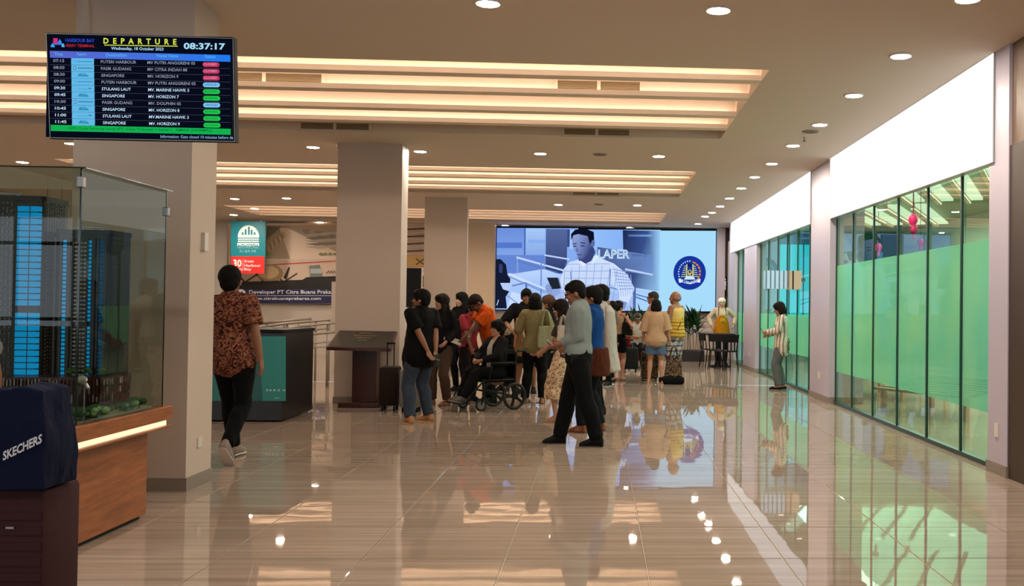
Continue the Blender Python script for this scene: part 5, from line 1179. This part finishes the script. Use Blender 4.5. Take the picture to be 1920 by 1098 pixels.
pI = person('woman with short black hair in an olive t-shirt seen from behind', 1003, 14.6, 1.63, -6, 'light', 1.04, True, hands=[(-.22, .22, 1.02), (.24, .18, 1.02)], elbow=[(-.5, -.8, -.6), (.5, -.8, -.6)], feet=[(-.14, 0, .085, 12, 0), (.13, 0, .085, -12, 0)], hair='bob', top=(cloth('olive_tshirt_cloth', '#7c7450'), 'half', .86, .02, .04), bot=('trousers', BK2, .02), shoe=('sandal', '#6a4030', '#3a2018'))
bm = nb(); tube(bm, [(0, 0, .55), (.01, 0, .35), (0, .01, .12), (.02, 0, 0)], [(.05, .03), (.075, .05), (.09, .05), (.07, .035)], n=12)
jx = at(973, 640, 15.0); r = root('jacket', (jx.x, 15.0, at(973, 664, 15).z), 'beige jacket draped over an arm beside the olive t-shirt', 'jacket'); blob('cloth', bm, .012, cloth('beige_jacket_cloth', '#a8865c'), r, 2, .014, 10)
def tote(label, x, y, z, w_, h_, dp, m, rz=0, strap=.3, cat='bag', name='tote_bag'):
    r = root(name, (x, y, z), label, cat, rz=rz); bm = nb(); box(bm, -w_ / 2, w_ / 2, -dp / 2, dp / 2, 0, h_)
    for v in bm.verts:
        if v.co.z > h_ * .5: v.co.x *= .86; v.co.y *= .35
    bmesh.ops.subdivide_edges(bm, edges=bm.edges[:], cuts=3, use_grid_fill=True); blob('bag_body', bm, .012, m, r, 4, .012, 9)
    if strap:
        for sy in (-1, 1): obj('strap', tube(nb(), [(-w_ * .28, sy * .02, h_ - .03), (-w_ * .12, sy * .02, h_ + strap * .85), (0, sy * .02, h_ + strap), (w_ * .12, sy * .02, h_ + strap * .85), (w_ * .28, sy * .02, h_ - .03)], (.014, .004), n=6), m, r, smooth=True)
    return r
p = at(1022, 652, 14.3); tote('pale green shoulder bag on the woman in the olive t-shirt', p.x, 14.45, p.z, .26, .32, .12, cloth('pale_green_bag_cloth', '#8a8a6c', .8), .2, .24)
pJ = person('woman with light brown hair, black t-shirt and black shorts, facing left', 1029, 15.6, 1.62, 70, 'light', .98, True, hands=[(-.15, .25, 1.0), (.15, .25, 1.0)], elbow=[(-.5, -.8, -.6), (.5, -.8, -.6)], hair='tail', hc='brown', top=(BK, 'short', .84, .022), bot=('midshorts', BK2, .02), shoe=('sneaker', '#b8b4b0', '#d0ccc8'))
obj('headband', torus(nb(), (0, 0, 0), .1, .012, 'x', 18, 6), BLACK, pJ.r).matrix_basis = pJ.HM @ Matrix.Translation((0, -.01, .02))
pK = person('woman with long dark hair in a cream floral skirt, partly behind the tall man', 1056, 12.25, 1.53, 75, 'light', .96, True, hands=[(-.12, .26, .98), (.10, .28, 1.0)], elbow=[(-.5, -.8, -.6), (.5, -.8, -.6)], feet=[(-.10, .05, .085, 5, 0), (.10, -.05, .085, -5, 0)], hair='long', hc='dark_brown', head=(10, -12), top=(cloth('dark_brown_top_cloth', '#3c3230'), 'short', .92, .016), bot=('skirt', FLOR), shoe=('sandal', '#a07860', '#8a6850'))
p = at(1060, 640, 11.95); tote('white cloth bag on the shoulder of the long-haired woman', p.x - .03, 11.98, p.z, .16, .20, .09, cloth('white_bag_cloth', '#b8aca0', .8), .1, .12)
pO = person('balding man in gray behind the white robe', 1135, 18.0, 1.64, 150, 'tan', 1.0, head=(-10, 0), hair='bald', hc='salt', top=(cloth('gray_tee_cloth', '#5c5550'), 'short', .84), bot=('trousers', BK2), shoe=('sneaker', '#1a1a1c', '#8a8886'))
pP = person('woman with black bun in a rust brown top left of the beige tank top', 1148, 18.9, 1.56, 80, 'light', .95, True, hair='bun', top=(cloth('rust_top_cloth', '#8a4a34'), 'short', .84), bot=('trousers', BK2), shoe=('flat', '#1a1414'))
pN = person('dark-haired man wrapped in a long white cloth behind the blue shirt', 1127, 13.0, 1.74, 82, 'tan', 1.05, hair='short', top=(cloth('white_undershirt', '#a8a49c'), 'short', .84), bot=('trousers', BK2), shoe=('shoe', '#15110f'))
bm = nb(); tube(bm, [pN.U((0, -.09, 1.44)), pN.U((0, -.10, 1.36)), pN.U((0, -.10, 1.15)), pN.U((0, -.12, .85)), pN.U((0, -.17, .58))], [(.12, .03), (.20, .075), (.22, .10), (.22, .10), (.23, .10)], (1, 0, 0), 18, rnd=False); blob('white_robe', bm, .012, cloth('white_robe_cloth', '#aaa6a0', .6), pN.r, 3, .014, 8)
pM = person('person in a blue t-shirt and reddish brown apron right behind the tall man', 1113, 11.3, 1.68, 78, 'tan', 1.02, feet=[(-.10, .10, .085, 8, 0), (.10, -.08, .085, -8, 0)], hands=[(-.15, .28, 1.0), (.12, .28, 1.0)], elbow=[(-.5, -.8, -.6), (.5, -.8, -.6)], hair='short', top=(cloth('blue_tshirt_cloth', '#12407c'), 'short', .92, .022), bot=('trousers', cloth('dark_jeans_cloth', '#15181e'), .016), shoe=('sandal', '#7a3424', '#3a1c14'))
bm = nb(); tube(bm, [pM.U((0, -.02, .98)), pM.U((0, -.03, .85)), pM.U((0, -.03, .66))], [(.185, .15), (.20, .17), (.20, .175)], (1, 0, 0), 18, rnd=False); blob('brown_apron', bm, .012, cloth('reddish_brown_cloth', '#4c2418', .7), pM.r, 2, .012, 9)
pL = person('tall man with glasses, light gray-blue shirt and black trousers looking at a phone', 1086, 10.2, 1.72, 84, 'tan', 1.0, belly=.015, feet=[(-.09, -.21, .085, 4, 0), (.09, .20, .085, -4, 0)], hands=[(-.05, .20, 1.03), (.06, .20, 1.05)], elbow=[(-.35, -1, -.4), (.35, -1, -.4)], head=(4, -16), hair='buzz', glasses=True,
            top=(cloth('pale_blue_gray_shirt', '#7d8887', .7), 'rolled', .95, .030, .0, 'collar'), bot=('trousers', BK2, .028), shoe=('shoe', '#0c0b0b'), vox=.0068, palm=[(.5, 0, 1), (-.5, 0, 1)], curl=(.7, .7))
obj('belt', tube(nb(), [pL.U((0, 0, .955)), pL.U((0, 0, .99))], [(.172, .125), (.170, .123)], (1, 0, 0), 20, rnd=False), BLACK, pL.r)
obj('belt_buckle', boxb(-.022, .022, .124, .132, .975 * pL.s - .0, .975 * pL.s + .03), METAL, pL.r)
obj('belt_pouch', boxb(-.2, -.165, -.02, .06, .86, .96, bev=.01), BLACK, pL.r)
phone('pale phone in the hands of the tall man in the gray-blue shirt', pL, 0, tiltd=(-.9, 0, 0), off=(.03, -.01, .04), col='#a8a8ac')
pQ = person('woman in a beige tank top and black shorts, hand on her bag strap', 1159, 19.3, 1.57, -28, 'light', 1.04, True, hands=[(-.2, .2, 1.0), (.26, .12, .98)], elbow=[(-1, -.4, -.4), (1, -.5, -.3)], head=(-20, 0), hair='bun', top=(cloth('beige_tank_cloth', '#a0886c'), 'tank', .86, .016), bot=('shorts', BK2, .018), shoe=('flat', '#8a6a54', '#2a1c18'))
st = nb(); tube(st, [pQ.U((.10, -.06, 1.42)), pQ.U((0, -.125, 1.2)), pQ.U((-.15, -.10, .95))], (.012, .004), (1, 0, 0), 6); obj('crossbody_strap', st, mat('brown_leather', '#4a2a1c', .5), pQ.r)
p = at(1180, 660, 19.2); tote('black shoulder bag beside the beige tank top', at(1176, 640, 19.2).x, 19.2, at(1176, 628, 19.2).z, .22, .26, .12, cloth('black_bag_cloth', '#111012', .8), 0, .18)
pT = person('bald-topped man with glasses in a pale pink shirt, behind the woman in denim shorts', 1225, 19.9, 1.78, 78, 'tan', 1.02, hair='buzz', hc='salt', glasses=True, top=(cloth('pale_pink_shirt_cloth', '#b08a80'), 'short', .84, .02), bot=('trousers', BK2), shoe=('shoe', '#15110f'))
pS = person('woman with black bob, loose cream shirt and denim shorts seen from behind', 1230, 18.4, 1.60, -4, 'light', 1.05, True, hands=[(-.26, .10, .90), (.29, .02, .86)], feet=[(-.13, 0, .085, 12, 0), (.13, .02, .085, -8, 0)], hair='bob', top=(cloth('cream_shirt_cloth', '#a88a6c', .7), 'half', .87, .036, .10), bot=('shorts', DSH, .022), shoe=('sandal', '#c8a488', '#b08c74'))
pU = person('gray-haired man in a yellow tank top and plaid shorts beside the leopard bag', 1267, 18.9, 1.78, 58, 'tan', 1.12, belly=.03, hands=[(-.30, .05, .88), (.27, .10, .84)], feet=[(-.12, 0, .085, 5, 0), (.13, -.05, .085, -10, 0)], head=(24, 0), hair='bald', hc='gray', top=(YTANK, 'tank', .84, .026, .03), bot=('midshorts', PLAID, .03), shoe=('sandal', '#101010', '#0c0c0c'))
st = nb(); tube(st, [pU.U((.11, -.075, 1.43)), pU.U((0, -.145, 1.2)), pU.U((-.16, -.12, .98))], (.012, .004), (1, 0, 0), 6); obj('crossbody_strap', st, BLACK, pU.r)
a = at(1263, 706, 18.5); tote('leopard print holdall standing by the plaid shorts', a.x, 18.5, .16, .34, .30, .2, LEO, .05, .26, name='holdall')
r = root('black_bag', (a.x - .02, 18.5, 0), 'flat black bag on the floor under the leopard holdall', 'bag'); bm = nb(); box(bm, -.26, .22, -.15, .12, .0, .15, bev=.05); blob('bag_body', bm, .012, BK, r, 2, .01, 10, zmin=.004); obj('handle', tube(nb(), [(-.1, 0, .15), (-.06, 0, .2), (.06, 0, .2), (.1, 0, .15)], .008, n=6), BLACK, r)
a = at(1218, 706, 19.3); r = root('leopard_suitcase', (a.x, 19.35, 0), 'upright leopard print suitcase behind the woman in denim shorts', 'suitcase'); obj('shell', boxb(-.17, .17, -.12, .12, .05, .58, bev=.03), LEO, r)
for sx in (-1, 1):
    for sy in (-1, 1): obj('wheel', disc(nb(), (sx * .13, sy * .08, .026), .025, .02, 12, 'x'), BLACK, r)
pW = person('woman in a striped blouse and gray trousers using a phone by the glazing', 1466, 17.5, 1.58, 82, 'light', .95, True, hands=[(-.06, .30, 1.12), (.05, .28, 1.05)], elbow=[(-.8, -.5, -1), (.8, -.5, -1)], feet=[(-.09, .06, .085, 8, 0), (.09, -.04, .085, -5, 0)], head=(5, -18), hair='bob', hc='dark_brown', top=(STRIPE, 'long', .74, .024, .10), bot=('trousers', cloth('gray_trouser_cloth', '#5c5e5e'), .028), shoe=('flat', '#0c0b0b'), vox=.009, curl=(.8, .7))
phone('dark phone held up by the woman in the striped blouse', pW, 0, tiltd=(-.6, 0, 0), off=(.03, .0, .04))
# seated people
pR = person('seated man in a gray cap and white t-shirt on a red seat', 1196, 23.2, 1.66, 176, 'tan', 1.05, pel=(0, -.05, .56), feet=[(-.14, .42, .085, 5, 0), (.12, .36, .085, -5, 0)], kneepole=[(0, 1, 1), (0, 1, 1)], hands=[(-.05, .30, .78), (.08, .30, .78)], elbow=[(-1, -.3, -.4), (1, -.3, -.4)], lean=.12, head=(0, -14), hair='short', hc='salt', top=(cloth('white_tshirt_cloth', '#aaa59c'), 'short', .86), bot=('trousers', BK2), shoe=('sneaker', '#77726c', '#a8a4a0'), vox=.012)
bm = nb(); HMx = pR.HM; ell(bm, (0, -.012, .055), (.088, .104, .075), HMx, 14); ell(bm, (0, .095, .045), (.06, .05, .008), HMx, 10); obj('cap', bm, cloth('gray_cap_cloth', '#6c665a'), pR.r, smooth=True)
RED = mat('red_upholstery', '#8c1218', .4)
r = root('red_armchair', (at(1194, 640, 23.5).x, 23.5, 0), 'high-backed red massage armchair behind the seated man in a cap', 'armchair', None, PI)
obj('seat', boxb(-.36, .36, -.28, .36, .2, .46, bev=.06), RED, r, smooth='auto'); obj('backrest', boxb(-.32, .32, -.42, -.26, .40, 1.12, bev=.07), RED, r, smooth='auto')
for sx in (-1, 1): obj('armrest', boxb(sx * .36 - .09, sx * .36 + .09, -.3, .36, .1, .66, bev=.05), RED, r, smooth='auto'); obj('side_bolster', boxb(sx * .27 - .07, sx * .27 + .07, -.30, -.14, .55, 1.08, bev=.05), RED, r, smooth='auto'); obj('foot', boxb(sx * .3 - .04, sx * .3 + .04, -.25, .3, 0, .1), BLACK, r)
pX = person('seated person in black bending low, left of the man with glasses', 955, 17.2, 1.6, 150, 'brown', 1.0, pel=(0, -.05, .52), feet=[(-.14, .40, .085, 5, 0), (.12, .36, .085, -5, 0)], kneepole=[(0, 1, 1), (0, 1, 1)], lean=.2, head=(0, -30), hands=[(-.05, .34, .74), (.08, .32, .72)], elbow=[(-1, -.3, -.4), (1, -.3, -.4)], hair='short', top=(BK, 'long', .86), bot=('trousers', BK2), vox=.012)
r = root('bench', (pX.r.location.x, 17.4, 0), 'black waiting bench under the seated person in black', 'bench'); obj('seat', boxb(-.5, .5, -.22, .22, .36, .41, bev=.015), BLACK, r)
for sx in (-.44, .44): obj('leg', boxb(sx - .02, sx + .02, -.2, .2, 0, .36), METAL, r)
a = at(948, 622, 16.6); r = root('beige_hat', a, 'beige folded hat held by the seated person in black', 'hat'); bm = nb(); tube(bm, [(0, 0, 0), (0, 0, .05), (.02, 0, .13)], [(.10, .08), (.08, .06), (.04, .03)], n=12); obj('crown', bm, MATS['cream_straw'], r, smooth=True)
# mannequin in mustard apron
pV = person('smiling mannequin of a worker with white headscarf and mustard apron at the far right corner', 1353, 25.3, 1.73, 182, 'pale', 1.0, True, hands=[(-.30, .10, 1.02), (.28, .12, .98)], elbow=[(-1, -.5, -.2), (1, -.5, -.2)], hair=None, top=(cloth('cream_blouse_cloth', '#b8a890'), 'long', .9, .02), bot=('trousers', BK2), vox=.011)
bm = nb(); ell(bm, (0, -.015, .055), (.096, .108, .085), pV.HM, 14); obj('headscarf', bm, cloth('white_scarf_cloth', '#d8d0c4'), pV.r, smooth=True)
MU = cloth('mustard_apron_cloth', '#a8700e'); bm = nb(); tube(bm, [(0, .02, .62), (0, .02, .95), (0, .02, 1.10), (0, .03, 1.30)], [(.24, .16), (.21, .15), (.18, .145), (.12, .14)], (1, 0, 0), 18, rnd=False); blob('apron', bm, .012, MU, pV.r, 2, .006)
for sx in (-1, 1): obj('apron_strap', tube(nb(), [(sx * .10, .13, 1.28), (sx * .09, .07, 1.48), (sx * .07, 0, 1.52)], (.012, .006), n=6), cloth('brown_strap_cloth', '#4a2c14'), pV.r)
bm = nb()
for sx in (-1, 1): tube(bm, [(sx * .055, .178, 1.12), (sx * .045, .18, 1.20), (sx * .025, .18, 1.215), (sx * .004, .182, 1.13)], .009, n=5)
obj('apron_logo', bm, mat('yellow_logo', '#e0c040', .5), pV.r)
# foreground left: person with bag on suitcase
pZ = person('person cut off by the left picture edge, bare elbow beside the navy bag', 0, 4.3, 1.66, 30, 'tan', 1.0, x=-2.92, hands=[(-.2, .3, .95), (.30, .30, 1.0)], elbow=[(-1, -.3, -.4), (.9, -.5, -.3)], top=(cloth('gray_foreground_tee', '#6a6c70'), 'short', .84, .02), bot=('trousers', BK2), vox=.008)
SX, SD = at(40, 900, 4.0).x, 4.0
r = root('suitcase', (SX - .06, SD + .02, 0), 'large dark maroon ribbed suitcase at the bottom left edge', 'suitcase')
hw = at(88, 950, 3.9).x - (SX - .06); zt = at(60, 915, 3.9).z
MRN = mat('maroon_suitcase_shell', '#3c2024', .75, var=.2, scale=5, bump=.1, spec=.15)
obj('shell', boxb(-.24, hw, -.14, .14, .06, zt, bev=.03), MRN, r, smooth='auto')
for k in range(9):
    z = .12 + k * (zt - .18) / 9; bm = nb(); box(bm, -.235, hw - .008, -.146, -.139, z, z + .03, bev=.003, mtx=Matrix.Rotation(-.0, 4, 'Z')); obj('rib', bm, MRN, r)
for sx in (-.19, hw - .05):
    for sy in (-.1, .1): obj('wheel', disc(nb(), (sx, sy, .03), .03, .03, 14, 'x'), BLACK, r)
obj('zip_pull', boxb(hw - .135, hw - .105, -.152, -.146, zt - .15, zt - .142), METAL, r); obj('lock_plate', boxb(-.2, -.14, -.152, -.14, zt - .25, zt - .12, bev=.004), METAL, r)
r = root('shopping_bag', (SX - .05, SD - .04, zt + .002), 'dark navy bag with white SKECHERS lettering lying on the maroon suitcase', 'bag')
bw = at(91, 850, 3.85).x - (SX - .05); bh = at(50, 733, 3.9).z - zt
bm = nb(); box(bm, -.25, bw - .01, -.12, .12, .0, bh)
bmesh.ops.subdivide_edges(bm, edges=bm.edges[:], cuts=4, use_grid_fill=True)
for v in bm.verts:
    t = v.co.z / bh; v.co.x = v.co.x * (1 - .26 * max(0, t - .55)) if v.co.x > 0 else v.co.x; v.co.y *= 1 - .45 * max(0, t - .5); v.co.z += .02 * math.sin(v.co.x * 14)*t
blob('bag_body', bm, .010, cloth('navy_bag_cloth', '#0e1530', .8), r, 3, .010, 9, zmin=.002)
pn = Panel(picture_mat('bag_print'), .0008, None); pn.rect(0, 0, .002, .002, '#0c1222')
x0_, x1_ = at(4, 850, 3.82).x - r.location.x, at(77, 830, 3.82).x - r.location.x; za_, zb_ = at(40, 826, 3.82).z - zt, at(40, 858, 3.82).z - zt
pn.text('SKECHERS', 0, 1, 1, 0, '#c8ccd4', .03)
pn.build(r, lambda x, z, k: Vector((x0_ + (x1_ - x0_) * x, -.131 - k, zb_ + (za_ - zb_) * z * .55 + .07 * (x - .5) + .02)), 'print_corner', 'lettering')
# suitcases in the crowd
def suitcase(label, px, d, pl, pr, ptop, m, hz=None, group=None, dp=.13):
    x0, x1 = at(pl, 700, d).x, at(pr, 700, d).x; cx = (x0 + x1) / 2; hw = (x1 - x0) / 2; zt = at(px, ptop, d).z
    r = root('suitcase', (cx, d, 0), label, 'suitcase', group); obj('shell', boxb(-hw, hw, -dp, dp, .07, zt, bev=.03), m, r, smooth='auto')
    for t in (-.5, 0, .5): obj('rib', boxb(hw * t - .012, hw * t + .012, -dp - .006, -dp + .002, .12, zt - .05, bev=.003), m, r)
    for sx in (-1, 1):
        for sy in (-1, 1): obj('wheel', disc(nb(), (sx * (hw - .05), sy * (dp - .04), .034), .034, .025, 14, 'x'), BLACK, r)
    if hz:
        h = at(px, hz, d).z
        for sx in (-1, 1): obj('handle_pole', tube(nb(), [(sx * hw * .35, .0, zt - .02), (sx * hw * .35, 0, h)], .008, n=6), METAL if m is not BRNS else BLACK, r)
        obj('handle_grip', boxb(-hw * .45, hw * .45, -.012, .012, h, h + .03, bev=.008), BLACK, r)
    return r
BRNS = mat('dark_brown_suitcase', '#241612', .7, var=.2, spec=.2); GRS = mat('gray_suitcase_shell', '#6c6a68', .4, var=.1); BKS = mat('black_suitcase_shell', '#0b0c0d', .7, spec=.2)
suitcase('dark brown upright suitcase beside the mahogany lectern', 731, 13.5, 714, 750, 686, BRNS, 645)
suitcase('gray hard-shell suitcase behind the man in black shirt', 770, 13.3, 752, 792, 692, GRS)
suitcase('large black suitcase in front of the seated man in a cap', 1180, 21.9, 1163, 1196, 651, BKS, 638)
suitcase('black suitcase standing behind the wheelchair', 958, 16.75, 948, 972, 655, BKS)
# small backpack on the man in black
bm = nb(); ell(bm, (0, 0, 0), (.07, .12, .2), None, 12); p = at(758, 672, 12.45); r = root('backpack', (p.x + .03, 12.5, p.z), 'black backpack hanging in front of the man in black shirt', 'bag'); blob('bag_body', bm, .012, BK, r, 1, .008, 12); obj('handle', torus(nb(), (0, 0, .2), .03, .006, 'y', 12, 5), BLACK, r)
